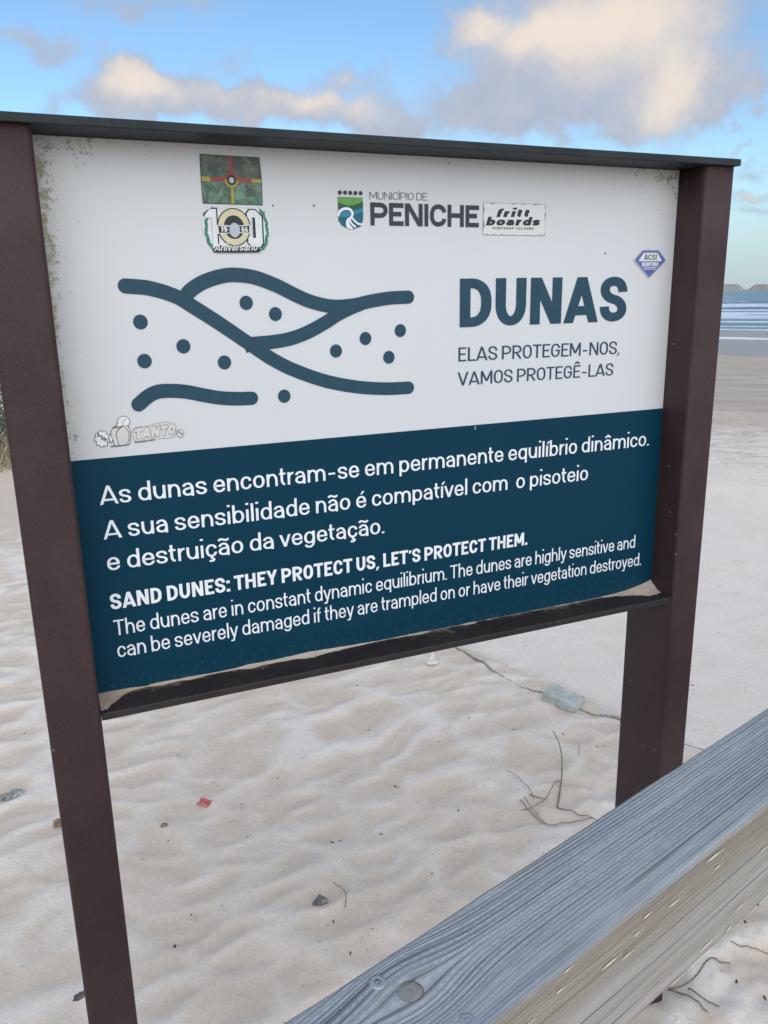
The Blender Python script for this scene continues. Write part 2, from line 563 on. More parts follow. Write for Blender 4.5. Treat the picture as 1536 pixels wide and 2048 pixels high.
mpost, _, _ = steel('brown_steel', (.034, .0185, .0200), (.047, .0265, .027), .6)
mcap, _, _ = steel('dark_steel', (.0055, .0095, .0130), (.019, .025, .028), .25)


def rounded_rect(u0, u1, w0, w1, r, n=5):
    pts = []
    for (cu, cw, a0) in ((u1 - r, w1 - r, 0), (u0 + r, w1 - r, 90), (u0 + r, w0 + r, 180), (u1 - r, w0 + r, 270)):
        for k in range(n + 1):
            a = R(a0 + 90 * k / n)
            pts.append((cu + r * math.cos(a), cw + r * math.sin(a)))
    return pts


def post(u0, u1, zlo, vtop, parent):
    bm = bmesh.new()
    prof = rounded_rect(u0, u1, -PB, PF, .0075, 6)
    levels = [zlo - VOFF] + list(np.linspace(-.8, vtop, 14))
    rings = []
    for v in levels:
        rings.append([bm.verts.new(L3(u, v, w)) for (u, w) in prof])
    n = len(prof)
    for a, c in zip(rings, rings[1:]):
        for i in range(n):
            bm.faces.new((a[i], a[(i + 1) % n], c[(i + 1) % n], c[i]))
    bm.faces.new(rings[-1])
    bm.faces.new(rings[0])
    o = from_bm('post', bm, (mpost,), parent, True)
    o.data.polygons[-1].use_smooth = False
    o.data.polygons[-2].use_smooth = False
    return o


post(-PL, 0, -.35, .8735, sign)
post(1, 1 + PR, -.35, .8735, sign)


def box_uvw(u0, u1, v0, v1, w0, w1, bev=.0015, seg=2):
    bm = bmesh.new()
    bmesh.ops.create_cube(bm, size=1)
    for vt in bm.verts:
        p = L3(u0 + (u1 - u0) * (vt.co.x + .5), v0 + (v1 - v0) * (vt.co.z + .5), w1 + (w0 - w1) * (vt.co.y + .5))
        vt.co = p
    if bev:
        bmesh.ops.bevel(bm, geom=bm.edges[:], offset=bev, segments=seg, affect='EDGES', profile=.5)
    return bm


from_bm('cap_plate', box_uvw(-PL - .0045, 1 + PR + .0045, .874, .8845, -.069, .0664, .0012), (mcap,), sign)

# bottom rail, dusted with sand on its upper face
mrail, t, b = steel('rail_steel', (.018, .0145, .0155), (.027, .022, .0225), .35)
co = t.node('ShaderNodeTexCoord').outputs['Object']
sp = t.node('ShaderNodeSeparateXYZ', ins={0: co})
nz = t.node('ShaderNodeSeparateXYZ', ins={0: t.node('ShaderNodeNewGeometry').outputs['True Normal']}).outputs[2]
dn = t.noise(co, 55, 6, .7)
dl = t.noise(co, 9, 3, .6)
edge_w = t.math('ADD', sp.outputs[1], .055)           # 0 at the front edge, .055 at the panel
dm = t.math('ADD', t.math('MULTIPLY', edge_w, 9.0), t.math('ADD', t.math('MULTIPLY', dn, .9), t.math('MULTIPLY', dl, .5)))
dm = t.math('MULTIPLY', t.ramp(dm, 1.12, 1.32), t.math('GREATER_THAN', nz, .5))
old = b.inputs['Base Color'].links[0].from_socket
t.put(b.inputs['Base Color'], t.mix(t.math('MULTIPLY', dm, .5), old, (.26, .225, .19)))
from_bm('bottom_rail', box_uvw(.0005, .9995, .1245, .1355, -.012, .0564, .0018), (mrail,), sign)

# ---- the printed panel
mpanel, t, b = material('printed_panel', (.66, .675, .70), .38, .35)
co = t.node('ShaderNodeTexCoord').outputs['Object']
sp = t.node('ShaderNodeSeparateXYZ', ins={0: co})
uu = t.math('ADD', sp.outputs[0], .5)
vv = t.math('SUBTRACT', sp.outputs[2], VOFF)
base = t.mix(t.noise(co, 4, 4, .6), (.56, .572, .595), (.60, .612, .63))
stre = t.noise(t.mapping(co, (26, 1, 1.2)), 1.0, 5, .65)
base = t.mix(t.math('MULTIPLY', t.ramp(stre, .5, .85), .24), base, (.58, .56, .52))
fin = t.noise(co, 165, 5, .65)
med = t.noise(co, 42, 4, .6)
low = t.noise(co, 11, 3, .6)
left = t.math('EXPONENT', t.math('MULTIPLY', uu, -26.0))
left2 = t.math('EXPONENT', t.math('MULTIPLY', uu, -75.0))
top = t.math('EXPONENT', t.math('MULTIPLY', t.math('SUBTRACT', .875, vv), -26.0))
rgt = t.math('EXPONENT', t.math('MULTIPLY', t.math('SUBTRACT', 1.0, uu), -13.0))
ctl = t.math('MULTIPLY', t.math('EXPONENT', t.math('MULTIPLY', uu, -9.0)), t.math('EXPONENT', t.math('MULTIPLY', t.math('SUBTRACT', .875, vv), -15.0)))
ctr = t.math('MULTIPLY', rgt, t.math('EXPONENT', t.math('MULTIPLY', t.math('SUBTRACT', .875, vv), -13.0)))
# grime film along the edges
film = t.math('MULTIPLY', t.math('ADD', t.math('ADD', t.math('MULTIPLY', left, .5), t.math('MULTIPLY', top, .30)), t.math('ADD', t.math('MULTIPLY', ctr, .75), t.math('MULTIPLY', ctl, .2))), t.math('ADD', .3, low))
base = t.mix(t.math('MULTIPLY', film, .7, clamp=True), base, (.40, .39, .30))
# dark algae flecks
ex = t.math('ADD', t.math('ADD', t.math('MULTIPLY', left, .11), t.math('MULTIPLY', left2, .06)), t.math('ADD', t.math('MULTIPLY', ctl, .085), t.math('ADD', t.math('MULTIPLY', ctr, .17), t.math('MULTIPLY', top, .08))))
ex = t.math('MINIMUM', ex, .137)
fk = t.math('ADD', t.math('ADD', t.math('MULTIPLY', fin, .62), t.math('MULTIPLY', med, .38)), ex)
fl = t.ramp(fk, .655, .72)
base = t.mix(t.math('MULTIPLY', fl, .62), base, (.10, .105, .065))
# yellow-green moss in clumps down the left edge
ms = t.math('ADD', t.math('MULTIPLY', left2, .46), t.math('MULTIPLY', med, .45))
ms = t.math('ADD', ms, t.math('MULTIPLY', low, .38))
mo = t.ramp(ms, .635, .735)
mo = t.math('MULTIPLY', mo, t.ramp(t.math('ADD', t.math('MULTIPLY', fin, .6), t.math('MULTIPLY', med, .4)), .40, .54))
mo = t.math('MULTIPLY', mo, t.math('MULTIPLY', t.ramp(vv, .52, .62), t.ramp(low, .40, .55)))
base = t.mix(t.math('MULTIPLY', mo, .8), base, t.mix(t.ramp(fin, .35, .65), (.10, .105, .035), (.29, .28, .10)))
# rare black spots
v = t.node('ShaderNodeTexVoronoi', feature='F1')
t.put(v.inputs['Vector'], co)
v.inputs['Scale'].default_value = 34
rnd = t.node('ShaderNodeSeparateColor', ins={0: v.outputs['Color']}).outputs[0]
spk = t.math('MULTIPLY', t.math('LESS_THAN', v.outputs['Distance'], .075), t.math('LESS_THAN', rnd, .07))
base = t.mix(t.math('MULTIPLY', spk, .8), base, (.06, .055, .05))
t.put(b.inputs['Base Color'], base)
panel = from_bm('panel', box_uvw(.0002, .9998, .136, .8735, -.010, 0.0, .0003, 1), (mpanel,), sign)


# ==================================================================  FLAT PRINT: strokes, polygons, lettering
class Print:
    """thin layers of ink or vinyl lying on the panel"""

    def __init__(self):
        self.v, self.f, self.m = [], [], []

    def quadstrip(self, left, right, w, mi=0, closed=False):
        n0 = len(self.v)
        n = len(left)
        for a, c in zip(left, right):
            self.v.append((a[0], a[1], w))
            self.v.append((c[0], c[1], w))
        for i in range(n if closed else n - 1):
            j = (i + 1) % n
            self.f.append((n0 + 2 * i + 1, n0 + 2 * j + 1, n0 + 2 * j, n0 + 2 * i))
            self.m.append(mi)

    def poly(self, pts, w, mi=0):
        n0 = len(self.v)
        self.v += [(p[0], p[1], w) for p in pts]
        self.f.append(tuple(range(n0, n0 + len(pts))))
        self.m.append(mi)

    def disc(self, c, ru, rv, w, mi=0, n=40):
        self.poly([(c[0] + ru * math.cos(2 * math.pi * k / n), c[1] + rv * math.sin(2 * math.pi * k / n)) for k in range(n)], w, mi)

    def ring(self, c, ru, rv, wd, w, mi=0, a0=0, a1=360, n=48):
        cl = (a1 - a0) >= 360
        an = [R(a0 + (a1 - a0) * k / n) for k in range(n if cl else n + 1)]
        lf = [(c[0] + (ru + wd / 2) * math.cos(a), c[1] + (rv + wd / 2) * math.sin(a)) for a in an]
        rt = [(c[0] + (ru - wd / 2) * math.cos(a), c[1] + (rv - wd / 2) * math.sin(a)) for a in an]
        self.quadstrip(lf, rt, w, mi, cl)

    def line(self, pts, wd, w, mi=0, closed=False, caps='b', taper=None):
        lf, rt = offset(pts, wd, closed, caps)
        self.quadstrip(lf, rt, w, mi, closed)
        if caps == 'r' and not closed:
            for e, q in ((pts[0], pts[1]), (pts[-1], pts[-2])):
                a = math.atan2(e[1] - q[1], e[0] - q[0])
                self.poly([(e[0] + wd / 2 * math.cos(a - math.pi / 2 + math.pi * k / 14), e[1] + wd / 2 * math.sin(a - math.pi / 2 + math.pi * k / 14)) for k in range(15)], w, mi)

    def build(self, name, mats, parent):
        bm = bmesh.new()
        vs = [bm.verts.new(L3(*p)) for p in self.v]
        for f, mi in zip(self.f, self.m):
            try:
                fc = bm.faces.new([vs[i] for i in f])
                fc.material_index = mi
            except ValueError:
                pass
        bmesh.ops.triangulate(bm, faces=[f for f in bm.faces if len(f.verts) > 4])
        out = Vector((0, -1, 0))
        for f in bm.faces:
            f.normal_update()
            if f.normal.dot(out) < 0:
                f.normal_flip()
        me = bpy.data.meshes.new(name)
        bm.to_mesh(me)
        bm.free()
        return put_obj(name, me, parent, mats)


def offset(pts, wd, closed=False, caps='b'):
    p = [Vector((a[0], a[1])) for a in pts]
    q = [p[0]]
    for a in p[1:]:
        if (a - q[-1]).length > 1e-7:
            q.append(a)
    if closed and (q[0] - q[-1]).length < 1e-7:
        q.pop()
    p = q
    n = len(p)
    if caps == 's' and not closed:
        p[0] = p[0] + (p[0] - p[1]).normalized() * wd / 2
        p[-1] = p[-1] + (p[-1] - p[-2]).normalized() * wd / 2
    lf, rt = [], []
    for i in range(n):
        if closed:
            d0, d1 = p[i] - p[i - 1], p[(i + 1) % n] - p[i]
        else:
            d0 = p[i] - p[i - 1] if i > 0 else p[1] - p[0]
            d1 = p[i + 1] - p[i] if i < n - 1 else d0
        d0, d1 = d0.normalized(), d1.normalized()
        n0, n1 = Vector((-d0.y, d0.x)), Vector((-d1.y, d1.x))
        m = n0 + n1
        m = n0 if m.length < 1e-6 else m.normalized()
        k = wd / 2 / max(.35, m.dot(n0))
        lf.append(p[i] + m * k)
        rt.append(p[i] - m * k)
    return lf, rt


def spline(pts, n=12):
    """Catmull-Rom through the points"""
    p = [Vector((a[0], a[1])) for a in pts]
    p = [p[0] * 2 - p[1]] + p + [p[-1] * 2 - p[-2]]
    out = []
    for i in range(1, len(p) - 2):
        for k in range(n):
            s = k / n
            a, b_, c, d = p[i - 1], p[i], p[i + 1], p[i + 2]
            out.append(.5 * ((2 * b_) + (c - a) * s + (2 * a - 5 * b_ + 4 * c - d) * s * s + (3 * b_ - a - 3 * c + d) * s ** 3))
    out.append(p[-2])
    return [(q.x, q.y) for q in out]


def fillet(pts, closed, inset=0.0):
    """polyline with optional corner radius per point -> dense polyline"""
    n = len(pts)
    out = []
    for i in range(n):
        x, y = pts[i][0], pts[i][1]
        r = pts[i][2] if len(pts[i]) > 2 else 0
        if r <= 0 or (not closed and i in (0, n - 1)):
            out.append((x, y))
            continue
        c = Vector((x, y))
        legs = []
        for j in ((i - 1) % n, (i + 1) % n):
            q = Vector(pts[j][:2])
            ln = (q - c).length
            rounded = len(pts[j]) > 2 and pts[j][2] > 0 and (closed or j not in (0, n - 1))
            legs.append(c + (q - c).normalized() * min(r, ln * .5 if rounded else (max(ln * .3, ln - inset) if closed else ln)))
        a, b_ = legs
        k = .60
        c1, c2 = a.lerp(c, k), b_.lerp(c, k)
        for s in np.linspace(0, 1, 11):
            out.append(tuple(a * (1 - s) ** 3 + c1 * 3 * s * (1 - s) ** 2 + c2 * 3 * s * s * (1 - s) + b_ * s ** 3))
    return out


Q = .36      # usual corner radius (fraction of cap height)
XH = .725
# glyph: (width, side bearing left, right, x-height letter?, strokes)
# strokes: ('s' square ends | 'b' butt ends | 'c' closed | 'k' dot | 'd' straight diagonal cut level, points)
G = {
    'A': (.70, .01, .01, 0, [('d', (0, 0, .5, 1)), ('d', (1, 0, .5, 1)), ('b', [(.2, .21), (.8, .21)])]),
    'B': (.56, .09, .06, 0, [('c', [(0, 0), (0, 1), (.95, 1, .25), (.95, .53, .25), (0, .53)]), ('b', [(0, .53), (1, .53, .26), (1, 0, .26), (0, 0)])]),
    'C': (.56, .075, .06, 0, [('b', [(1, .68), (1, 1, Q), (0, 1, Q), (0, 0, Q), (1, 0, Q), (1, .32)])]),
    'D': (.56, .09, .075, 0, [('c', [(0, 0), (0, 1), (1, 1, Q), (1, 0, Q)])]),
    'E': (.48, .09, .05, 0, [('s', [(1, 1), (0, 1), (0, 0), (1, 0)]), ('b', [(0, .52), (.98, .52)])]),
    'F': (.46, .09, .04, 0, [('s', [(1, 1), (0, 1), (0, 0)]), ('b', [(0, .50), (.98, .50)])]),
    'G': (.57, .075, .075, 0, [('b', [(1, .69), (1, 1, Q), (0, 1, Q), (0, 0, Q), (1, 0, Q), (1, .49), (.5, .49)])]),
    'H': (.58, .09, .09, 0, [('s', [(0, 0), (0, 1)]), ('s', [(1, 0), (1, 1)]), ('b', [(0, .52), (1, .52)])]),
    'I': (0, .09, .09, 0, [('s', [(0, 0), (0, 1)])]),
    'J': (.48, .04, .09, 0, [('b', [(1, 1.1), (1, 0, Q), (0, 0, Q), (0, .3)])]),
    'K': (.60, .09, .01, 0, [('s', [(0, 0), (0, 1)]), ('d', (.12, .42, 1, 1)), ('d', (.38, .62, 1, 0))]),
    'L': (.46, .09, .03, 0, [('s', [(0, 1), (0, 0), (1, 0)])]),
    'M': (.72, .09, .09, 0, [('s', [(0, 0), (0, 1)]), ('s', [(1, 0), (1, 1)]), ('d', (0, 1, .5, .22)), ('d', (1, 1, .5, .22))]),
    'N': (.60, .09, .09, 0, [('s', [(0, 0), (0, 1)]), ('s', [(1, 0), (1, 1)]), ('d', (0, 1, 1, 0))]),
    'O': (.57, .075, .075, 0, [('c', [(0, 0, Q), (0, 1, Q), (1, 1, Q), (1, 0, Q)])]),
    'P': (.57, .09, .04, 0, [('s', [(0, 0), (0, .5)]), ('c', [(0, .42), (0, 1), (1, 1, .29), (1, .42, .29)])]),
    'R': (.58, .09, .04, 0, [('s', [(0, 0), (0, .5)]), ('c', [(0, .45), (0, 1), (.97, 1, .28), (.97, .45, .28)]), ('d', (.42, .45, 1, 0))]),
    'S': (.55, .055, .055, 0, [('b', [(1, .70), (1, 1, .34), (0, 1, .34), (0, .56, .24), (1, .44, .24), (1, 0, .34), (0, 0, .34), (0, .30)])]),
    'T': (.56, .025, .025, 0, [('s', [(0, 1), (1, 1)]), ('s', [(.5, 0), (.5, .98)])]),
    'U': (.56, .085, .085, 0, [('s', [(0, 1), (0, 0, Q), (1, 0, Q), (1, 1)])]),
    'V': (.66, .01, .01, 0, [('d', (0, 1, .5, 0)), ('d', (1, 1, .5, 0))]),
    'Y': (.62, .01, .01, 0, [('d', (0, 1, .5, .40)), ('d', (1, 1, .5, .40)), ('s', [(.5, 0), (.5, .42)])]),
    'a': (.455, .06, .08, 1, [('b', [(.03, .74), (.03, 1, Q), (1, 1, Q), (1, -.12)]), ('b', [(1, .575), (0, .575, .23), (0, 0, .23), (1, 0, Q), (1, .35)])]),
    'b': (.485, .08, .065, 1, [('s', [(0, 0), (0, 1.45)]), ('c', [(0, 0, Q), (0, 1, Q), (1, 1, Q), (1, 0, Q)])]),
    'c': (.455, .065, .05, 1, [('b', [(1, .67), (1, 1, Q), (0, 1, Q), (0, 0, Q), (1, 0, Q), (1, .33)])]),
    'd': (.485, .065, .08, 1, [('s', [(1, 0), (1, 1.45)]), ('c', [(0, 0, Q), (0, 1, Q), (1, 1, Q), (1, 0, Q)])]),
    'e': (.475, .065, .06, 1, [('b', [(0, .50), (1, .50), (1, 1, Q), (0, 1, Q), (0, 0, Q), (1, 0, Q), (1, .27)])]),
    'f': (.31, .03, .02, 1, [('s', [(.36, 0), (.36, 1.42, .28), (.85, 1.42)]), ('b', [(-.22, 1), (1.15, 1)])]),
    'g': (.485, .065, .08, 1, [('b', [(1, 1.1), (1, -.36, Q), (.04, -.36, Q), (.04, -.16)]), ('c', [(0, 0, Q), (0, 1, Q), (1, 1, Q), (1, 0, Q)])]),
    'h': (.475, .08, .075, 1, [('s', [(0, 0), (0, 1.45)]), ('s', [(0, .3), (0, 1, Q), (1, 1, Q), (1, 0)])]),
    'i': (0, .08, .08, 1, [('s', [(0, 0), (0, 1)]), ('k', (0, 1.44))]),
    'k': (.47, .08, .02, 1, [('s', [(0, 0), (0, 1.45)]), ('d', (.1, .35, 1, 1)), ('d', (.35, .6, 1, 0))]),
    'l': (0, .08, .08, 1, [('s', [(0, 0), (0, 1.45)])]),
    'm': (.80, .08, .075, 1, [('s', [(0, 0), (0, 1)]), ('s', [(0, .3), (0, 1, .3), (.5, 1, .3), (.5, 0)]), ('s', [(.5, .3), (.5, 1, .3), (1, 1, .3), (1, 0)])]),
    'n': (.475, .08, .075, 1, [('s', [(0, 0), (0, 1)]), ('s', [(0, .3), (0, 1, Q), (1, 1, Q), (1, 0)])]),
    'o': (.49, .065, .065, 1, [('c', [(0, 0, Q), (0, 1, Q), (1, 1, Q), (1, 0, Q)])]),
    'p': (.485, .08, .065, 1, [('s', [(0, -.32), (0, 1)]), ('c', [(0, 0, Q), (0, 1, Q), (1, 1, Q), (1, 0, Q)])]),
    'q': (.485, .065, .08, 1, [('s', [(1, -.32), (1, 1)]), ('c', [(0, 0, Q), (0, 1, Q), (1, 1, Q), (1, 0, Q)])]),
    'r': (.30, .08, .01, 1, [('s', [(0, 0), (0, 1)]), ('b', [(0, .3), (0, 1, .34), (1.2, 1)])]),
    's': (.445, .05, .05, 1, [('b', [(.98, .71), (.98, 1, .3), (0, 1, .3), (0, .56, .2), (1, .44, .2), (1, 0, .3), (0, 0, .3), (0, .29)])]),
    't': (.30, .03, .04, 1, [('b', [(.34, 1.42), (.34, 0, .3), (1.1, 0)]), ('b', [(-.3, 1), (1.25, 1)])]),
    'u': (.475, .075, .08, 1, [('s', [(0, 1), (0, 0, Q), (1, 0, Q), (1, .7)]), ('s', [(1, 0), (1, 1)])]),
    'v': (.50, .01, .01, 1, [('d', (0, 1, .5, 0)), ('d', (1, 1, .5, 0))]),
    'y': (.50, .01, .01, 1, [('d', (0, 1, .52, 0)), ('d', (1, 1, .36, -.36)), ('b', [(.45, -.36), (.0, -.36)])]),
    '.': (0, .06, .06, 0, [('k', (0, 0))]),
    ',': (0, .06, .06, 0, [('x', [(.03, .10), (-.06, -.16)])]),
    ':': (0, .08, .08, 0, [('k', (0, 0)), ('k', (0, .66))]),
    '\u2019': (0, .045, .045, 0, [('x', [(.03, .93), (-.02, .70)])]),
    '-': (.42, .06, .06, 0, [('b', [(0, .36), (1, .36)])]),
    '!': (0, .08, .08, 0, [('k', (0, 0)), ('b', [(0, .25), (0, 1)])]),
    '@': (.8, .07, .07, 0, [('c', [(0, 0, Q), (0, 1, Q), (1, 1, Q), (1, 0, Q)]), ('c', [(.3, .3, .2), (.3, .7, .2), (.7, .7, .2), (.7, .3, .2)])]),
    '1': (.30, .06, .06, 0, [('s', [(1, 0), (1, 1)]), ('b', [(0, .8), (1, 1)])]),
    '9': (.52, .06, .06, 0, [('c', [(0, .42, .28), (0, 1, .28), (1, 1, .28), (1, .42, .28)]), ('b', [(1, .7), (1, 0, .3), (.1, 0)])]),
    '6': (.52, .06, .06, 0, [('c', [(0, 0, .28), (0, .58, .28), (1, .58, .28), (1, 0, .28)]), ('b', [(0, .3), (0, 1, .3), (.9, 1)])]),
}
ACC = {'Í': ('I', 'acute'), 'Ê': ('E', 'circ'), 'í': ('i', 'acute'), 'é': ('e', 'acute'), 'á': ('a', 'acute'), 'â': ('a', 'circ'), 'ã': ('a', 'tilde'), 'ç': ('c', 'ced')}


def text_strokes(txt, cap, wt, track=0.0, sb=.62, wk=1.0):
    """returns (list of (kind, data), advance) in units of the cap height"""
    w = wt
    out = []
    x = 0.0
    first_left = None
    last_right = 0.0
    for ch in txt:
        if ch == ' ':
            x += .20 * max(1.0, wk) + track
            continue
        acc = None
        if ch in ACC:
            ch, acc = ACC[ch]
        wd, lb, rb, low, strokes = G[ch]
        H = XH if low else 1.0
        lb, rb, wd = lb * sb, rb * sb, wd * wk
        wd = max(wd + (w - .12) * (1.0 if ch in 'tfr' else .55), w) if wd > 0 else w
        x += lb
        if first_left is None:
            first_left = x

        def mx(q, x=x, wd=wd):
            return x + (w / 2 + q * (wd - w) if wd > w else w / 2 + q)

        def my(q, H=H):
            if q > 1:
                return H - w / 2 + (q - 1) * H
            if q < 0:
                return w / 2 + q * H
            return w / 2 + q * (H - w)

        lay = 0
        for kind, data in strokes:
            if acc == 'acute' and ch == 'i' and kind == 'k':
                continue
            if kind == 'd':
                x0, y0, x1, y1 = data
                Y0, Y1 = y0 * H, y1 * H
                tk = w * 1.1
                for _ in range(4):
                    X0 = x + tk / 2 + x0 * (wd - tk)
                    X1 = x + tk / 2 + x1 * (wd - tk)
                    tk = w * math.hypot(X1 - X0, Y1 - Y0) / abs(Y1 - Y0)
                    tk = min(tk, w * 1.9)
                out.append(('p', [(X0 - tk / 2, Y0), (X0 + tk / 2, Y0), (X1 + tk / 2, Y1), (X1 - tk / 2, Y1)], lay))
            elif kind == 'k':
                cx, cy = mx(data[0]), data[1] * H + (w / 2 if data[1] == 0 else 0)
                h = w * .56
                out.append(('p', [(cx - h, cy - h * .9), (cx + h, cy - h * .9), (cx + h, cy + h * .9), (cx - h, cy + h * .9)], lay))
            elif kind == 'x':
                (ax, ay), (bx, by) = data
                cx = x + w / 2
                out.append(('p', [(cx + ax - w / 2, ay), (cx + ax + w / 2, ay), (cx + bx + w * .2, by), (cx + bx - w * .35, by)], lay))
            else:
                pts = [(mx(q[0]), my(q[1]), *(q[2:])) for q in data]
                out.append((kind, fillet(pts, kind == 'c', w * .62), lay))
            lay += 1
        cx = x + wd / 2
        a0 = H + .10
        if acc == 'acute':
            out.append(('p', [(cx - w * .3, a0), (cx + w * .45, a0), (cx + w * 1.5, a0 + .19), (cx + w * .5, a0 + .19)], lay))
        elif acc == 'circ':
            out.append(('b', [(cx - .16, a0 + .03), (cx, a0 + .16), (cx + .16, a0 + .03)], lay))
        elif acc == 'tilde':
            out.append(('b', spline([(cx - .2, a0 + .03), (cx - .12, a0 + .12), (cx, a0 + .08), (cx + .12, a0 + .04), (cx + .2, a0 + .13)], 5), lay))
        elif acc == 'ced':
            out.append(('b', spline([(cx, .02), (cx + .02, -.09), (cx + .09, -.17), (cx + .02, -.25), (cx - .10, -.23)], 4), lay))
        x += wd
        last_right = x
        x += rb + track
    return out, first_left, last_right


def lettering(pr, txt, u0, u1, v0, cap, wt, w, mi=0, shear=0.0, v1=None, track=0.0, curve=None, step=.00006, sb=.62, wk=1.0):
    """sets the line so that its ink runs from u0 to u1; v1 = baseline height at the right end"""
    st, a, b_ = text_strokes(txt, cap, wt, track, sb, wk)
    kx = (u1 - u0) / ((b_ - a) * cap)
    v1 = v0 if v1 is None else v1

    def T(q):
        px = (q[0] - a) * cap * kx + shear * q[1] * cap
        f = px / max(1e-9, (u1 - u0))
        return (u0 + px, v0 + (v1 - v0) * f + q[1] * cap + (curve(f) if curve else 0))

    for kind, data, lay in st:
        ww = w + lay * step
        if kind == 'p':
            pr.poly([T(q) for q in data], ww, mi)
        else:
            lf, rt = offset(data, wt, kind == 'c', 's' if kind == 's' else 'b')
            pr.quadstrip([T(q) for q in lf], [T(q) for q in rt], ww, mi, kind == 'c')


def ink(name, col, rough=.45, spec=.3):
    m, t, b = material(name, col, rough, spec)
    co = t.node('ShaderNodeTexCoord').outputs['Object']
    n = t.noise(co, 60, 5, .65)
    t.put(b.inputs['Base Color'], t.mix(t.ramp(n, .35, .75), tuple(c * .93 for c in col), tuple(min(1, c * 1.06 + .002) for c in col)))
    return m


# blue field with a few pale scuffs
mnavy, t, b = material('navy_print', (.004, .038, .070), .45, .10)
co = t.node('ShaderNodeTexCoord').outputs['Object']
nn = t.noise(co, 5, 4, .6)
nc = t.mix(nn, (.0020, .031, .057), (.0035, .039, .069))
v = t.node('ShaderNodeTexVoronoi', feature='F1')
t.put(v.inputs['Vector'], t.mapping(co, (1.6, 1, .8)))
v.inputs['Scale'].default_value = 22
rnd = t.node('ShaderNodeSeparateColor', ins={0: v.outputs['Color']}).outputs[0]
scf = t.math('MULTIPLY', t.ramp(v.outputs['Distance'], .075, .045), t.math('LESS_THAN', rnd, .055))
nc = t.mix(t.math('MULTIPLY', scf, .5), nc, (.34, .38, .40))
sp = t.node('ShaderNodeSeparateXYZ', ins={0: co})
vv = t.math('SUBTRACT', sp.outputs[2], VOFF)
splash = t.math('MULTIPLY', t.math('EXPONENT', t.math('MULTIPLY', t.math('SUBTRACT', vv, .137), -42.0)), t.ramp(t.noise(co, 150, 5, .7), .45, .75))
nc = t.mix(t.math('MULTIPLY', splash, .12), nc, (.28, .27, .25))
t.put(b.inputs['Base Color'], nc)
mink = ink('dark_blue_ink', (.0115, .053, .085))
mwhite = ink('white_ink', (.76, .785, .82))
mgrey_ink = ink('grey_ink', (.030, .036, .050))

pr = Print()
pr.poly([(.0003, .1362), (.9997, .1362), (.9997, .4768), (.0003, .4768)], .0004)
pr.build('blue_field', (mnavy,), panel)

LINES = [
    ('As dunas encontram-se em permanente equilíbrio dinâmico.', .0321, .9722, .4134, .4117, .0258, .108, mwhite),
    ('A sua sensibilidade não é compatível com  o pisoteio', .0320, .8411, .3649, .3624, .0258, .108, mwhite),
    ('e destruição da vegetação.', .0328, .4502, .3196, .3178, .0258, .108, mwhite),
    ('SAND DUNES: THEY PROTECT US, LET\u2019S PROTECT THEM.', .0312, .7191, .2622, .2607, .0228, .182, mwhite),
    ('The dunes are in constant dynamic equilibrium. The dunes are highly sensitive and', .0322, .9555, .2228, .2218, .0232, .100, mwhite),
    ('can be severely damaged if they are trampled on or have their vegetation destroyed.', .0335, .9725, .1892, .1852, .0232, .100, mwhite),
    ('DUNAS', .5839, .9045, .6310, .6318, .0724, .200, mink, .5),
    ('ELAS PROTEGEM-NOS,', .5820, .8948, .5790, .5772, .0214, .108, mink),
    ('VAMOS PROTEGÊ-LAS', .5808, .8840, .5415, .5415, .0208, .108, mink),
    ('MUNICÍPIO DE', .4374, .5286, .8127, .8137, .0100, .070, mgrey_ink, .7, 1.3),
    ('PENICHE', .4380, .6159, .7778, .7778, .0310, .205, mgrey_ink, .55, 1.45),
]
for (txt, u0, u1, v0, v1, cap, wt, m, *ex) in LINES:
    pr = Print()
    lettering(pr, txt, u0, u1, v0, cap, wt, .0008, 0, 0, v1, sb=ex[0] if ex else .62, wk=ex[1] if len(ex) > 1 else 1.0)
    pr.build('lettering', (m,), panel)

# ---- the drawing of the dunes
pr = Print()
SW = .0190
DA = [(.0926, .6983), (.1225, .695), (.1549, .6845), (.1765, .671), (.2125, .6467), (.2526, .6178), (.2823, .5968), (.3132, .5800), (.3615, .5612), (.4121, .5495), (.4575, .5444), (.4953, .5435)]
DB = [(.1640, .6790), (.1755, .6915), (.1932, .7019), (.2168, .7092), (.2375, .7110), (.2642, .7074), (.294, .6966), (.3184, .6847), (.3433, .6741), (.3754, .6669), (.4087, .6680), (.4359, .6729), (.467, .6768), (.4966, .6776)]
DC = [(.2440, .6160), (.2540, .6184), (.2640, .6192), (.2837, .6202), (.309, .6234), (.3349, .6310), (.3614, .6430), (.3815, .6540), (.4018, .6630), (.4222, .6700)]
DD = [(.095, .5452), (.1086, .5554), (.1217, .5604), (.1389, .5607), (.1589, .5581), (.1819, .5522), (.2054, .5468), (.2296, .5441), (.2496, .5434)]
pr.line(spline(DA), SW, .0008, 0, caps='r')
sb = spline(DB)
pr.line(sb[8:], SW, .00088, 0, caps='r')
pr.line(spline(DC), SW, .00096, 0)
pr.line(spline(DD), SW, .0008, 0, caps='r')
for c in [(.1072, .6525), (.1603, .6191), (.1078, .6019), (.2145, .5951), (.2501, .6741), (.2907, .6582), (.3791, .6037), (.426, .6198), (.4827, .6294), (.4633, .5909), (.2976, .5433)]:
    pr.disc(c, .0093, .0095, .0008)
pr.build('dune_emblem', (mink,), panel)

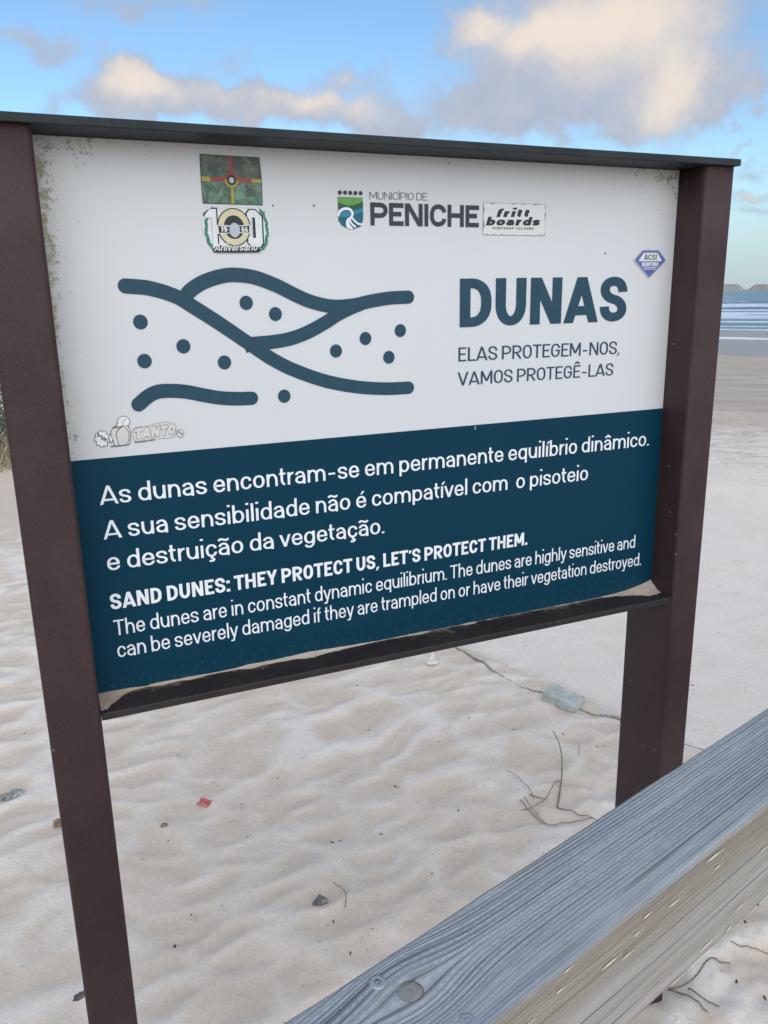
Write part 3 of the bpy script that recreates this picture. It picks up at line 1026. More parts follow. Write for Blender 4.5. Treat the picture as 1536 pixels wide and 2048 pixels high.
# ---- the municipal crest
mg1 = ink('leaf_green_ink', srgb(98, 150, 70))
mg2 = ink('forest_green_ink', srgb(40, 84, 66))
mt1 = ink('teal_ink', srgb(48, 128, 150))
mt2 = ink('deep_teal_ink', srgb(30, 92, 112))
pr = Print()
for k in range(5):
    pr.disc((.3924 + k * .0078, .8204), .0030, .0029, .0008, 0, 24)
sh = fillet([(.3892, .8147, .002), (.4266, .8148, .002), (.4266, .7770, .012), (.4150, .7735, .006), (.4078, .7708, .004), (.3990, .7740, .006), (.3892, .7800, .014)], True)
pr.poly(sh, .0008, 4)


def clip_poly(poly, f):
    """keep the part of the polygon where f(p) >= 0 (f linear-ish along edges)"""
    out = []
    for a, c in zip(poly, poly[1:] + poly[:1]):
        fa, fc = f(a), f(c)
        if fa >= 0:
            out.append(a)
        if fa * fc < 0:
            lo, hi = a, c
            for _ in range(20):
                md = ((lo[0] + hi[0]) / 2, (lo[1] + hi[1]) / 2)
                if (f(md) >= 0) == (fa >= 0):
                    lo = md
                else:
                    hi = md
            out.append(lo)
    return out


def wave_band(pr, lo, hi, w, mi, poly):
    us = np.linspace(.3890, .4268, 25)
    top = [(u, hi(u)) for u in us]
    bot = [(u, lo(u)) for u in us]
    pr.quadstrip(top, bot, w, mi)


f1 = lambda u: .8082 - .0045 * math.sin((u - .389) / .0376 * 3.4)
f2 = lambda u: .8000 - .004 * math.sin((u - .389) / .0376 * 3.0 + .4)
f3 = lambda u: .7925 - .004 * math.sin((u - .389) / .0376 * 3.2 + .9)
f4 = lambda u: .7850 - .003 * math.sin((u - .389) / .0376 * 3.0 + 1.6)
wave_band(pr, f1, lambda u: .8146, .00086, 1, sh)
wave_band(pr, f2, f1, .00086, 2, sh)
wave_band(pr, f3, f2, .00086, 3, sh)
wave_band(pr, f4, f3, .00086, 4, sh)
sw1 = spline([(.3885, .7890), (.3905, .7945), (.3960, .7985), (.4030, .7995), (.4085, .7972), (.4105, .7925), (.4085, .7885), (.4050, .7850), (.4035, .7800), (.4060, .7755), (.4100, .7722)], 6)
pr.line(sw1, .0034, .00095, 5)
pr.line(spline([(.4062, .7872), (.4070, .7825), (.4100, .7785), (.4150, .7752)], 6), .0026, .00102, 5)
pr.line(spline([(.4078, .7890), (.4120, .7850), (.4180, .7800), (.4245, .7790), (.4268, .7800)], 6), .0026, .00108, 5)
pr.line(spline([(.4040, .7868), (.4012, .7815), (.4018, .7760), (.4040, .7725)], 6), .0022, .00114, 5)
pr.build('crest', (mgrey_ink, mg1, mg2, mt1, mt2, mwhite), panel)

# ==================================================================  STICKERS
def sticker(name, pr, mats, label):
    o = pr.build(name, mats, sign)
    o['label'] = label
    return o


mk_dark = ink('sticker_black', (.022, .028, .032))
mk_pale = ink('sticker_white', (.66, .68, .68))
mk_cream = ink('sticker_cream', (.60, .53, .36))
mk_red = ink('sticker_red', srgb(150, 62, 55))
mk_yel = ink('sticker_yellow', srgb(165, 150, 62))
mk_leaf = ink('laurel_green', srgb(58, 122, 105))
mk_blue = ink('sticker_blue', srgb(84, 96, 158))
mk_grey = ink('sticker_grey', srgb(176, 184, 190))

# photo sticker: a dark green crowd picture, procedural
mphoto, t, b = material('green_picture', (.05, .1, .06), .35)
co = t.node('ShaderNodeTexCoord').outputs['Object']
sp = t.node('ShaderNodeSeparateXYZ', ins={0: co})
vv = t.math('SUBTRACT', sp.outputs[2], VOFF)
nA = t.noise(co, 70, 5, .65)
nB = t.noise(co, 260, 4, .7)
lowhalf = t.ramp(vv, .836, .825)
c1 = t.mix(t.ramp(nA, .42, .7), (.010, .020, .016), (.07, .11, .055))
c2 = t.mix(t.ramp(nA, .38, .66), (.018, .050, .030), (.12, .23, .15))
cc = t.mix(lowhalf, c1, c2)
cc = t.mix(t.math('MULTIPLY', t.ramp(nB, .58, .72), .5), cc, (.38, .46, .32))
t.put(b.inputs['Base Color'], cc)
pr = Print()
pr.poly([(.2003, .8612), (.2797, .8605), (.2812, .8330), (.2806, .8008), (.2000, .8010), (.1996, .832)], .0010, 1)
pr.poly([(.2011, .8606), (.2789, .8598), (.2803, .8330), (.2797, .8016), (.2008, .8018), (.2004, .832)], .00108, 0)
pr.poly([(.2378, .8604), (.2422, .8603), (.2416, .8335), (.2384, .8335)], .00116, 2)
pr.poly([(.2386, .8285), (.2420, .8285), (.2422, .8018), (.2380, .8018)], .00116, 3)
pr.poly([(.2004, .8341), (.2120, .8340), (.2120, .8290), (.2006, .8288)], .00116, 3)
pr.poly([(.2120, .8340), (.2330, .8338), (.2330, .8290), (.2120, .8290)], .00116, 2)
pr.poly([(.2480, .8336), (.2670, .8334), (.2670, .8288), (.2480, .8289)], .00116, 2)
pr.poly([(.2670, .8334), (.2803, .8332), (.2803, .8286), (.2670, .8288)], .00116, 3)
pr.disc((.2400, .8312), .0092, .0096, .00122, 1)
pr.ring((.2400, .8312), .0078, .0080, .0026, .00128, 2, 0, 180)
pr.ring((.2400, .8312), .0078, .0080, .0026, .00128, 3, 180, 360)
pr.disc((.2400, .8308), .0034, .0036, .00128, 4)
st1 = sticker('sticker', pr, (mphoto, mk_dark, mk_red, mk_yel, mk_grey), 'dark green photo sticker with a red and yellow cross, at the top of the board')
pr = Print()
lettering(pr, 'ARMATA', .2030, .2150, .8349, .0042, .16, .00122)
lettering(pr, 'ULTRA', .2215, .2300, .8349, .0042, .16, .00122)
pr.build('lettering', (mk_leaf,), st1)
pr = Print()
lettering(pr, 'ARMATA', .2432, .2560, .8026, .0046, .16, .00122)
lettering(pr, 'ULTRA', .2640, .2740, .8026, .0046, .16, .00122)
pr.build('lettering', (mk_leaf,), st1)

# "100" anniversary sticker
pr = Print()
outl = spline([(.1985, .7650), (.1975, .7790), (.2035, .7930), (.2110, .7975), (.2165, .7945), (.2230, .7935), (.2330, .7965), (.2420, .7975), (.2520, .7950), (.2590, .7930), (.2680, .7925), (.2735, .7975), (.2800, .7940), (.2880, .7830), (.2900, .7690), (.2870, .7560), (.2800, .7480), (.2770, .7410), (.2680, .7395), (.2400, .7388), (.2150, .7390), (.2110, .7450), (.2050, .7520), (.1985, .7650)], 5)
pr.poly(outl[:-1], .0010, 0)
# laurel
for sx, cx in ((-1, .2155), (1, .2715)):
    for k in range(9):
        a = R(-62 + 15.5 * k)
        rr_u, rr_v = .0135, .0265
        px, py = cx + sx * rr_u * math.cos(a), .7690 + rr_v * math.sin(a)
        d = Vector((sx * -math.sin(a) * .5 + sx * .55 * (1 if k % 2 else .2), math.cos(a) * .9 + .15)).normalized()
        n_ = Vector((-d.y, d.x))
        Lf, Wf = .0125, .0025
        c0 = Vector((px, py))
        pr.poly([tuple(c0 - d * Lf * .5), tuple(c0 + n_ * Wf), tuple(c0 + d * Lf * .5), tuple(c0 - n_ * Wf)], .00108 + (k % 3) * .00005, 2)
# numeral 1
one = [(.2015, .7872), (.2085, .7945), (.2165, .7945), (.2165, .7468), (.2090, .7440), (.2090, .7840), (.2015, .7830)]
pr.poly([(x - .0020 if x < .208 else x + .0018, y + (.0018 if y > .77 else -.0016)) for x, y in one], .00124, 1)
pr.poly(one, .00130, 0)
pr.poly([(.2090, .7840), (.2104, .7840), (.2104, .7446), (.2090, .7440)], .00136, 3)
# last 0, blocky
zo = [(.2580, .7900), (.2620, .7945), (.2700, .7940), (.2780, .7860), (.2780, .7520), (.2740, .7470), (.2630, .7470), (.2580, .7530)]
pr.poly([(.2680 + (x - .2680) * 1.20, .7705 + (y - .7705) * 1.06) for x, y in zo], .00124, 1)
pr.poly(zo, .00130, 0)
pr.poly([(.2632, .7850), (.2688, .7850), (.2688, .7590), (.2632, .7590)], .00136, 3)
pr.poly([(.2652, .7850), (.2688, .7850), (.2688, .7590), (.2652, .7590)], .00142, 1)
# middle 0: cream ring
pr.disc((.2395, .7722), .0228, .0243, .00148, 1)
pr.disc((.2395, .7722), .0212, .0228, .00154, 4)
pr.disc((.2395, .7722), .0138, .0150, .00160, 1)
pr.poly([(.2160, .7748), (.2200, .7738), (.2220, .7748), (.2300, .7738), (.2490, .7745), (.2570, .7755), (.2590, .7745), (.2625, .7757), (.2615, .7640), (.2585, .7648), (.2560, .7640), (.2490, .7648), (.2300, .7640), (.2220, .7632), (.2200, .7642), (.2165, .7635)], .00166, 0)
pr.poly([(.2180, .7735), (.2300, .7727), (.2490, .7735), (.2605, .7745), (.2598, .7655), (.2490, .7658), (.2300, .7650), (.2185, .7647)], .00172, 1)
pr.disc((.2400, .7685), .0072, .0092, .00178, 3)
pr.poly(spline([(.2085, .7420), (.2120, .7465), (.2180, .7490), (.2300, .7475), (.2420, .7482), (.2560, .7475), (.2690, .7482), (.2735, .7450), (.2720, .7405), (.2560, .7398), (.2400, .7395), (.2240, .7395), (.2120, .7398), (.2085, .7420)], 4)[:-1], .00178, 1)
st2 = sticker('sticker', pr, (mk_pale, mk_dark, mk_leaf, mk_grey, mk_cream, mk_pale), 'white sticker of the number 100 in a green laurel wreath')
pr = Print()
lettering(pr, '19', .2212, .2300, .7658, .0068, .20, .00186)
lettering(pr, '66', .2494, .2582, .7662, .0068, .20, .00186)
lettering(pr, 'Aniversário', .2105, .2690, .7418, .0088, .13, .00188, shear=.32, v1=.7428)
pr.build('lettering', (mk_pale,), st2)

# surf shop sticker
mplate, t, b = material('worn_vinyl', (.58, .60, .59), .4)
co = t.node('ShaderNodeTexCoord').outputs['Object']
sp = t.node('ShaderNodeSeparateXYZ', ins={0: co})
du = t.math('SUBTRACT', .056, t.math('ABSOLUTE', t.math('SUBTRACT', sp.outputs[0], .1795)))
dv = t.math('SUBTRACT', .0232, t.math('ABSOLUTE', t.math('SUBTRACT', t.math('SUBTRACT', sp.outputs[2], VOFF), .7902)))
dd = t.math('MINIMUM', du, dv)
tear = t.math('SUBTRACT', t.noise(co, 95, 3, .6), t.math('MULTIPLY', dd, 45.0))
col = t.mix(t.ramp(tear, .50, .53), (.60, .615, .605), (.20, .165, .135))
t.put(b.inputs['Base Color'], col)
pr = Print()
pr.poly([(.6235, .8134), (.7357, .8137), (.7353, .7669), (.6230, .7671)], .0010, 1)
pr.poly([(.6240, .8129), (.7352, .8132), (.7348, .7674), (.6235, .7676)], .00108, 0)
st3 = sticker('sticker', pr, (mplate, ink('vinyl_edge', (.25, .25, .24))), 'off-white rectangular sticker with black italic lettering and torn brown corners')
pr = Print()
lettering(pr, 'fritt', .6440, .7050, .7930, .0118, .235, .00118, shear=.35, v1=.7942)
lettering(pr, 'boards', .6275, .7240, .7806, .0120, .235, .00118, shear=.35, v1=.7820)
lettering(pr, 'SURFSHOP COLOGNE', .6398, .7140, .7752, .0036, .17, .00118, v1=.7756, track=.14)
pr.build('lettering', (mk_dark,), st3)

# blue lozenge sticker
loz = [(.9314, .7469), (.9660, .7468), (.9822, .7315), (.9820, .7288), (.9502, .7024), (.9466, .7024), (.9152, .7295), (.9156, .7322)]
cen = Vector((.9487, .7270))


def grow(poly, k):
    return [tuple(cen + (Vector(p) - cen) * k) for p in poly]


pr = Print()
pr.poly(grow(loz, 1.06), .0010, 0)
pr.poly(grow(loz, 1.0), .00108, 1)
pr.poly(grow(loz, .955), .00116, 2)
pr.poly(grow(loz, .925), .00124, 1)
pr.poly([(.9342, .7422), (.9634, .7424), (.9735, .7297), (.9725, .7287), (.9248, .7287), (.9238, .7297)], .00132, 0)
pr.poly([(.9350, .7188), (.9640, .7188), (.9640, .7178), (.9350, .7178)], .00132, 0)
st4 = sticker('sticker', pr, (mk_pale, mk_blue, mk_grey), 'small blue diamond-shaped sticker near the right edge of the board')
pr = Print()
lettering(pr, 'ACSI', .9350, .9618, .7308, .0090, .16, .00140, 0)
lettering(pr, 'SURFING', .9310, .9668, .7202, .0070, .22, .00140, 1)
lettering(pr, 'enjoy your surfspot'.replace('j', 'i'), .9365, .9620, .7150, .0026, .16, .00140, 1)
pr.build('lettering', (mk_dark, mk_pale), st4)


# cartoon line-drawing sticker and bubble lettering sticker
def cloud_outline(c, ru, rv, n, depth=.16, steps=7):
    pts = []
    for k in range(n):
        for s in range(steps):
            f = s / steps
            a = 2 * math.pi * (k + f) / n
            rr = 1 - depth + depth * math.sin(math.pi * f) * 1.3
            pts.append((c[0] + ru * rr * math.cos(a), c[1] + rv * rr * math.sin(a)))
    return pts


mk_line = ink('drawn_line', (.030, .032, .036))
mk_paper = ink('sticker_paper', (.72, .73, .74))
mk_skin = ink('bubble_cream', (.60, .575, .55))
mk_soft = ink('bubble_outline', (.22, .21, .205))
pr = Print()
cl = cloud_outline((.0440, .5030), .0092, .0108, 9)
pr.poly(cl, .0010, 1)
pr.line(cl, .0007, .0011, 0, closed=True)
body = spline([(.0556, .5085), (.0575, .5140), (.0620, .5165), (.0672, .5150), (.0720, .5175), (.0770, .5180), (.0800, .5140), (.0808, .5080), (.0800, .5010), (.0785, .4935), (.0700, .4925), (.0600, .4925), (.0580, .4985), (.0560, .5030), (.0556, .5085)], 5)
pr.poly(body[:-1], .00104, 2)
pr.line(body[:-1], .0007, .00112, 0, closed=True)
pr.line(spline([(.0640, .4930), (.0635, .5000), (.0622, .5070), (.0650, .5130), (.0690, .5155)], 5), .0009, .00118, 0)
pr.line(spline([(.0760, .4940), (.0785, .5030), (.0780, .5110), (.0740, .5160)], 5), .0008, .00118, 0)
hair = spline([(.0628, .5190), (.0650, .5215), (.0668, .5270), (.0700, .5300), (.0745, .5310), (.0790, .5290), (.0812, .5245), (.0800, .5195), (.0770, .5180), (.0720, .5180), (.0670, .5175), (.0628, .5190)], 5)
pr.poly(hair[:-1], .00124, 1)
pr.line(hair[:-1], .0007, .0013, 0, closed=True)
pr.line(spline([(.0720, .5185), (.0726, .5230), (.0748, .5262), (.0775, .5270)], 4), .0007, .00136, 0)
pr.line([(.0588, .5168), (.0640, .5180)], .0010, .00136, 0)
hand = spline([(.0528, .5065), (.0548, .5085), (.0556, .5050), (.0570, .5010), (.0552, .4970), (.0535, .5000), (.0528, .5065)], 4)
pr.poly(hand[:-1], .0012, 1)
pr.line(hand[:-1], .0007, .00126, 0, closed=True)
st5 = sticker('sticker', pr, (mk_line, mk_paper, mk_skin), 'black line-drawing sticker of a long-haired figure with a speech cloud')
pr = Print()
lettering(pr, 'POP!', .0385, .0505, .5058, .0062, .20, .00118, v1=.4962)
lettering(pr, '@ORIGINAL TANTO', .0540, .0775, .4905, .0024, .15, .0010, v1=.4912)
pr.build('lettering', (mk_line,), st5)

pr = Print()
hal = spline([(.0828, .5085), (.0850, .5130), (.0930, .5155), (.1040, .5150), (.1180, .5185), (.1300, .5190), (.1385, .5140), (.1412, .5060), (.1390, .4985), (.1280, .4965), (.1130, .4970), (.0990, .4955), (.0860, .4958), (.0828, .5085)], 5)
pr.line(hal[:-1], .0005, .0010, 2, closed=True)
lettering(pr, 'TANTO', .0845, .1400, .4985, .0152, .40, .0010, 2, shear=.15, v1=.5010, step=.00001, sb=.5, wk=1.5)
lettering(pr, 'TANTO', .0850, .1395, .4992, .0138, .33, .0012, 1, shear=.15, v1=.5017, step=.00001, sb=.75, wk=1.45)
cl = cloud_outline((.1466, .5018), .0045, .0058, 8)
pr.poly(cl, .00104, 1)
pr.line(cl, .0006, .00112, 2, closed=True)
lettering(pr, 'POP', .1440, .1494, .5030, .0030, .2, .0012, 0, v1=.4985)
st6 = sticker('sticker', pr, (mk_line, mk_skin, mk_soft), 'cream bubble-lettering sticker just above the navy field at left')
pr = Print()
lettering(pr, '@ORIGINAL TANTO', .0852, .1118, .4935, .0024, .15, .0010, v1=.4948)
pr.build('lettering', (mk_line,), st6)

# ---- sand lying along the foot of the panel
us = np.linspace(.001, .999, 520)
nn_ = fbm(us * 22, us * 0, 101, 4)
hh = .0001 + .0014 * np.clip(nn_ - .35, 0, 1) * 2
wd = .0006 + .012 * np.clip(nn_ - .44, 0, 1) * 1.6
lc, rc = np.exp(-((us - 0) / .030) ** 2), np.exp(-((us - 1) / .07) ** 2)
hh = hh + .004 * np.exp(-((us) / .12) ** 2) + .016 * np.exp(-((1 - us) / .04) ** 1.2) + .004 * np.exp(-((us - .3) / .12) ** 2)
wd = np.clip(wd + .050 * lc * (.8 + .5 * nn_) + .030 * rc + .006 * np.exp(-((us - .3) / .1) ** 2), 0, .053)
fr = np.linspace(0, 1, 9)
Uu = np.repeat(us[:, None], 9, 1)
Wg = wd[:, None] * fr[None, :] * (1 + .12 * (fbm(us[:, None] * 90, fr[None, :] * 3, 102) - .5) * 4)
Zz = .1358 + hh[:, None] * (1 - fr[None, :]) ** 1.6 + .0012 * (fbm(us[:, None] * 160, fr[None, :] * 9, 103) - .5) * (1 - fr[None, :])
me = grid_mesh('sand_drift', Uu - .5, -Wg, Zz + VOFF)
me.flip_normals()
dr = put_obj('sand_drift', me, None, (mdrift,))
dr.location = ROOT
dr.rotation_euler = (0, 0, YAW)
tag(dr, 'thin line of blown sand lying on the bottom rail of the sign', 'sand', kind='stuff')

# ==================================================================  THE WOODEN RAIL
BA = R(38.675)                          # direction of the beam, from +X
BX, BY, BZ = .0856, .5248, .94         # a point on its near top edge
BW, BH = .1088, .1505
beam_root = empty('wooden_handrail', (BX, BY, 0), BA)
tag(beam_root, 'weathered grey wooden handrail beam in front of the sign', 'handrail')


def to_beam(x, y):
    dx, dy = x - BX, y - BY
    return dx * math.cos(BA) + dy * math.sin(BA), -dx * math.sin(BA) + dy * math.cos(BA)


KN = to_beam(.0143, .5516)              # the knot


def beam_mesh():
    x = np.concatenate([np.arange(-1.3, -.32, .02), np.arange(-.32, .95, .0032), np.arange(.95, 3.4, .03)])
    r, rl = .006, .017
    prof = []                           # (y, z, side) from far bottom up over the top and down the near face

    def arc(cy, cz, rad, a0, a1, n):
        return [(cy + rad * math.cos(R(a0 + (a1 - a0) * k / n)), cz + rad * math.sin(R(a0 + (a1 - a0) * k / n))) for k in range(n + 1)]
    prof += [(BW, -BH + .01), (BW, -BH * .5)]
    prof += arc(BW - r, -r, r, 0, 90, 5)
    prof += [(q, 0) for q in np.linspace(BW - r, r, 66)[1:-1]]
    prof += arc(r, -r, r, 90, 180, 6)
    prof += [(0, q) for q in np.linspace(-r, -BH + rl, 44)[1:-1]]
    prof += arc(rl, -BH + rl, rl, 180, 270, 7)
    prof += [(BW - .01, -BH)]
    prof = np.array(prof)
    arcl = np.concatenate([[0], np.cumsum(np.hypot(*np.diff(prof, axis=0).T))])
    ny = len(prof)
    X = np.repeat(x[:, None], ny, 1)
    Yp = np.repeat(prof[None, :, 0], len(x), 0)
    Zp = np.repeat(prof[None, :, 1], len(x), 0)
    A = np.repeat(arcl[None, :], len(x), 0)
    # grain coordinates: along, across; bent round the knot
    top_mask = (Zp > -.008)
    gu, gv = X.copy(), A.copy()
    arc_k = np.interp(KN[1], prof[::-1][:, 0][(prof[::-1][:, 1] > -.0001)], arcl[::-1][(prof[::-1][:, 1] > -.0001)])
    dx, dv = X - KN[0], A - arc_k
    rr = np.sqrt((dx / 1.7) ** 2 + dv ** 2)
    infl = np.exp(-(rr / .035) ** 2)
    gv = gv - dv * infl * .86
    # slow cathedral drift along the board
    gv = gv + .008 * (fbm(X * 1.2, A * 3, 111, 3) - .5) + .0014 * (fbm(X * 6, A * 9, 112, 3) - .5)
    kd = np.sqrt((dx / 1.0) ** 2 + dv ** 2) * 1.30
    side = np.where((Yp < .004) & (Zp < -.002), 1.0, 0.0)
    side = np.where(Zp < -BH + rl * 1.02, 1.0, side)
    side = np.where((Yp < r) & (Zp > -r) & (Zp < -.001), .5, side)
    worn = sstep(-Zp, BH - .020, BH - .004)
    # relief: ridged grain
    g1 = fbm(gu * 4, gv * 210, 113, 2)
    g2 = fbm(gu * 2.2, gv * 85, 114, 2)
    rel = .0008 * (g1 - .5) + .0005 * (g2 - .5)
    rel = rel * np.where(top_mask, 1.0, .45) * (1 - .8 * np.exp(-(kd / .012) ** 4))
    rel -= .0022 * np.exp(-((kd - .0135) / .0014) ** 2) * (.3 + .7 * sstep(np.sin(np.arctan2(dv, dx) * 1.0 + 2.4), .0, .9))
    edge_w = .0018 * (fbm(X * 9, A * 0, 115, 4) - .5)
    nY = np.gradient(prof[:, 0], arcl)
    nZ = np.gradient(prof[:, 1], arcl)
    # outward normal of the section
    oy, oz = -nZ, nY
    cy_, cz_ = BW / 2, -BH / 2
    flip = np.sign((prof[:, 0] - cy_) * oy + (prof[:, 1] - cz_) * oz)
    oy, oz = oy * flip, oz * flip
    corner = (np.abs(np.abs(prof[:, 0] - cy_) - BW / 2) < r) & (prof[:, 1] > -r * 1.1)
    disp = rel + edge_w * corner[None, :] + worn * .004 * (fbm(X * 14, A * 60, 116, 3) - .5)
    Yq, Zq = Yp + oy[None, :] * disp, Zp + oz[None, :] * disp
    me = grid_mesh('beam', X, Yq, Zq + BZ, {'kd': kd, 'side': side, 'worn': worn})
    at = me.attributes.new('grain', 'FLOAT_VECTOR', 'POINT')
    at.data.foreach_set('vector', np.stack([gu, gv, np.zeros_like(gu)], -1).astype(np.float32).ravel())
    return me


mwood, t, b = material('weathered_wood', (.25, .29, .33), .8, .25)
gr = t.node('ShaderNodeAttribute', attribute_name='grain').outputs['Vector']
kd = t.node('ShaderNodeAttribute', attribute_name='kd').outputs['Fac']
sd = t.node('ShaderNodeAttribute', attribute_name='side').outputs['Fac']
wn_ = t.node('ShaderNodeAttribute', attribute_name='worn').outputs['Fac']
g1 = t.noise(t.mapping(gr, (16, 640, 1)), 1.0, 3, .65)
g2 = t.noise(t.mapping(gr, (3.0, 300, 1)), 1.0, 3, .55)
g3 = t.noise(t.mapping(gr, (1.6, 34, 1)), 1.0, 4, .6)
g4 = t.noise(t.mapping(gr, (16, 26, 1)), 1.0, 5, .6)
crk = t.noise(t.mapping(gr, (1.3, 120, 1)), 1.0, 1, .5)
spots = t.noise(t.mapping(gr, (170, 420, 1)), 1.0, 4, .75)
gv = t.node('ShaderNodeSeparateXYZ', ins={0: gr}).outputs[1]
zz = t.node('ShaderNodeSeparateXYZ', ins={0: t.node('ShaderNodeTexCoord').outputs['Object']}).outputs[2]
# silvery upper face: strong open grain on the far half, smoother and bluer towards the near edge
open_ = t.ramp(t.math('ADD', gv, t.math('MULTIPLY', t.math('SUBTRACT', g3, .5), .05)), .245, .195)
top = t.mix(t.ramp(g3, .3, .72), (.190, .230, .285), (.305, .338, .370))
wav = t.math('SINE', t.math('ADD', t.math('MULTIPLY', gv, 1450.0), t.math('MULTIPLY', t.noise(t.mapping(gr, (1.1, 24, 1)), 1.0, 3), 11.0)))
wav = t.math('ADD', wav, t.math('MULTIPLY', t.math('SUBTRACT', g2, .5), 3.2))
groove = t.ramp(wav, .50, 1.15)
top = t.mix(t.math('MULTIPLY', groove, t.math('ADD', .08, t.math('MULTIPLY', open_, .62))), top, (.085, .095, .112))
ridge = t.math('MULTIPLY', t.ramp(wav, .1, -.9), t.ramp(spots, .36, .62))
top = t.mix(t.math('MULTIPLY', ridge, t.math('ADD', .10, t.math('MULTIPLY', open_, .60))), top, (.430, .475, .510))
top = t.mix(t.math('MULTIPLY', t.ramp(g1, .50, .72), .40), top, (.46, .50, .53))
top = t.mix(t.math('MULTIPLY', t.ramp(g1, .48, .32), .40), top, (.14, .155, .175))
top = t.mix(t.math('MULTIPLY', t.ramp(g4, .55, .75), .35), top, (.38, .40, .41))
top = t.mix(t.math('MULTIPLY', t.ramp(g4, .45, .28), .25), top, (.215, .215, .16))
# near side: sheltered, brown under the edge and paler grey lower down
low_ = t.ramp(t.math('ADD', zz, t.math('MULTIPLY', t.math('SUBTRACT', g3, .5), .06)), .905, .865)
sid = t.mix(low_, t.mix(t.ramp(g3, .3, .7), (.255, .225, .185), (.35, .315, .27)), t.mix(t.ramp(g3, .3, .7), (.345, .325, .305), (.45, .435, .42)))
sid = t.mix(t.math('MULTIPLY', t.ramp(g2, .50, .38), .5), sid, t.mix(low_, (.15, .125, .10), (.24, .22, .20)))
sid = t.mix(t.math('MULTIPLY', t.ramp(g1, .52, .72), .45), sid, (.52, .505, .48))
sid = t.mix(t.math('MULTIPLY', t.ramp(g1, .46, .30), .35), sid, (.19, .17, .15))
sid = t.mix(t.math('MULTIPLY', wn_, .85), sid, t.mix(t.ramp(spots, .4, .62), (.21, .17, .13), (.36, .31, .25)))
sid = t.mix(1.0, sid, (.87, .86, .84), 'MULTIPLY')
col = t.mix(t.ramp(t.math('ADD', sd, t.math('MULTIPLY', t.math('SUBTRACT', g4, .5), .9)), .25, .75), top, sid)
# fine dark checks
ck = t.ramp(crk, .335, .285)
col = t.mix(t.math('MULTIPLY', ck, .8), col, (.045, .047, .052))
col = t.mix(t.math('MULTIPLY', t.ramp(spots, .60, .74), .30), col, (.50, .51, .51))
col = t.mix(t.math('MULTIPLY', t.ramp(spots, .40, .27), .30), col, (.13, .135, .14))
# knot
kn = t.ramp(t.math('ADD', kd, t.math('MULTIPLY', t.math('SUBTRACT', g4, .5), .004)), .0150, .0132)
rings = t.math('SINE', t.math('ADD', t.math('MULTIPLY', kd, 2300.0), t.math('MULTIPLY', g4, 9.0)))
kcol = t.mix(t.ramp(rings, -1, 1), (.20, .21, .205), (.245, .255, .25))
kcol = t.mix(t.ramp(t.math('ADD', kd, t.math('MULTIPLY', t.math('SUBTRACT', spots, .5), .012)), .0035, .0012), kcol, (.075, .07, .065))
kcol = t.mix(t.math('MULTIPLY', t.ramp(spots, .45, .70), .5), kcol, (.15, .15, .14))
col = t.mix(kn, col, kcol)
rim_ = t.math('MULTIPLY', t.ramp(t.math('ABSOLUTE', t.math('SUBTRACT', kd, .0142)), .0011, .0003), t.ramp(g4, .40, .56))
col = t.mix(t.math('MULTIPLY', rim_, .85), col, (.03, .027, .025))
t.put(b.inputs['Base Color'], col)
hb = t.math('ADD', t.math('MULTIPLY', groove, -.7), t.math('ADD', t.math('MULTIPLY', g1, .7), t.math('MULTIPLY', ck, -1.2)))
t.put(b.inputs['Normal'], t.bump(hb, .55, .0016))
mchip, t, b = material('fresh_splinter', (.62, .56, .46), .7)

bme = beam_mesh()
bme.materials.append(mwood)
bme.materials.append(mchip)
# pale splinters and knife nicks on the near face: (along, depth below the top edge, length, thickness)
bm = bmesh.new()
bm.from_mesh(bme)
CHIPS = [(.325, .012, .038, .0032), (.255, .030, .030, .0022), (.335, .030, .020, .0020), (.205, .018, .016, .0030), (.150, .038, .034, .0032), (.175, .046, .020, .0022),
         (.190, .030, .018, .0022), (.085, .006, .014, .0018), (.075, .022, .012, .0024), (.030, .030, .026, .0032), (.480, .018, .030, .0030), (.455, .005, .020, .0018),
         (.395, .114, .030, .0022), (.330, .126, .040, .0024), (.375, .132, .016, .0035), (.27, .136, .03, .0022), (.44, .060, .02, .002)]
rng = random.Random(5)
for (cx, cd, ln, th) in CHIPS:
    n = 9
    up, dn = [], []
    for k in range(n):
        f = k / (n - 1)
        h = th * .5 * math.sin(math.pi * min(1, f * 1.25 if f < .8 else 1)) if f < .8 else th * .5 * (1 - f) * 4
        h = max(h, .00015)
        xx = cx + (f - .5) * ln
        up.append(bm.verts.new((xx, -.0013, BZ - cd + h + rng.uniform(-.0003, .0003))))
        dn.append(bm.verts.new((xx, -.0013, BZ - cd - h + rng.uniform(-.0003, .0003))))
    for k in range(n - 1):
        fc = bm.faces.new((dn[k], dn[k + 1], up[k + 1], up[k]))
        fc.material_index = 1
        if fc.normal.y > 0:
            fc.normal_flip()
bm.to_mesh(bme)
bm.free()
beam = bpy.data.objects.new('beam', bme)
COL.objects.link(beam)
beam.parent = beam_root

# screws with star recess
mscrew, t, b = material('zinc_screw', (.36, .40, .46), .42, .5, .75)
n = t.noise(t.node('ShaderNodeTexCoord').outputs['Object'], 300, 3)
t.put(b.inputs['Roughness'], t.math('ADD', .32, t.math('MULTIPLY', n, .3)))
mrec, _, _ = material('screw_recess', (.03, .028, .03), .7)


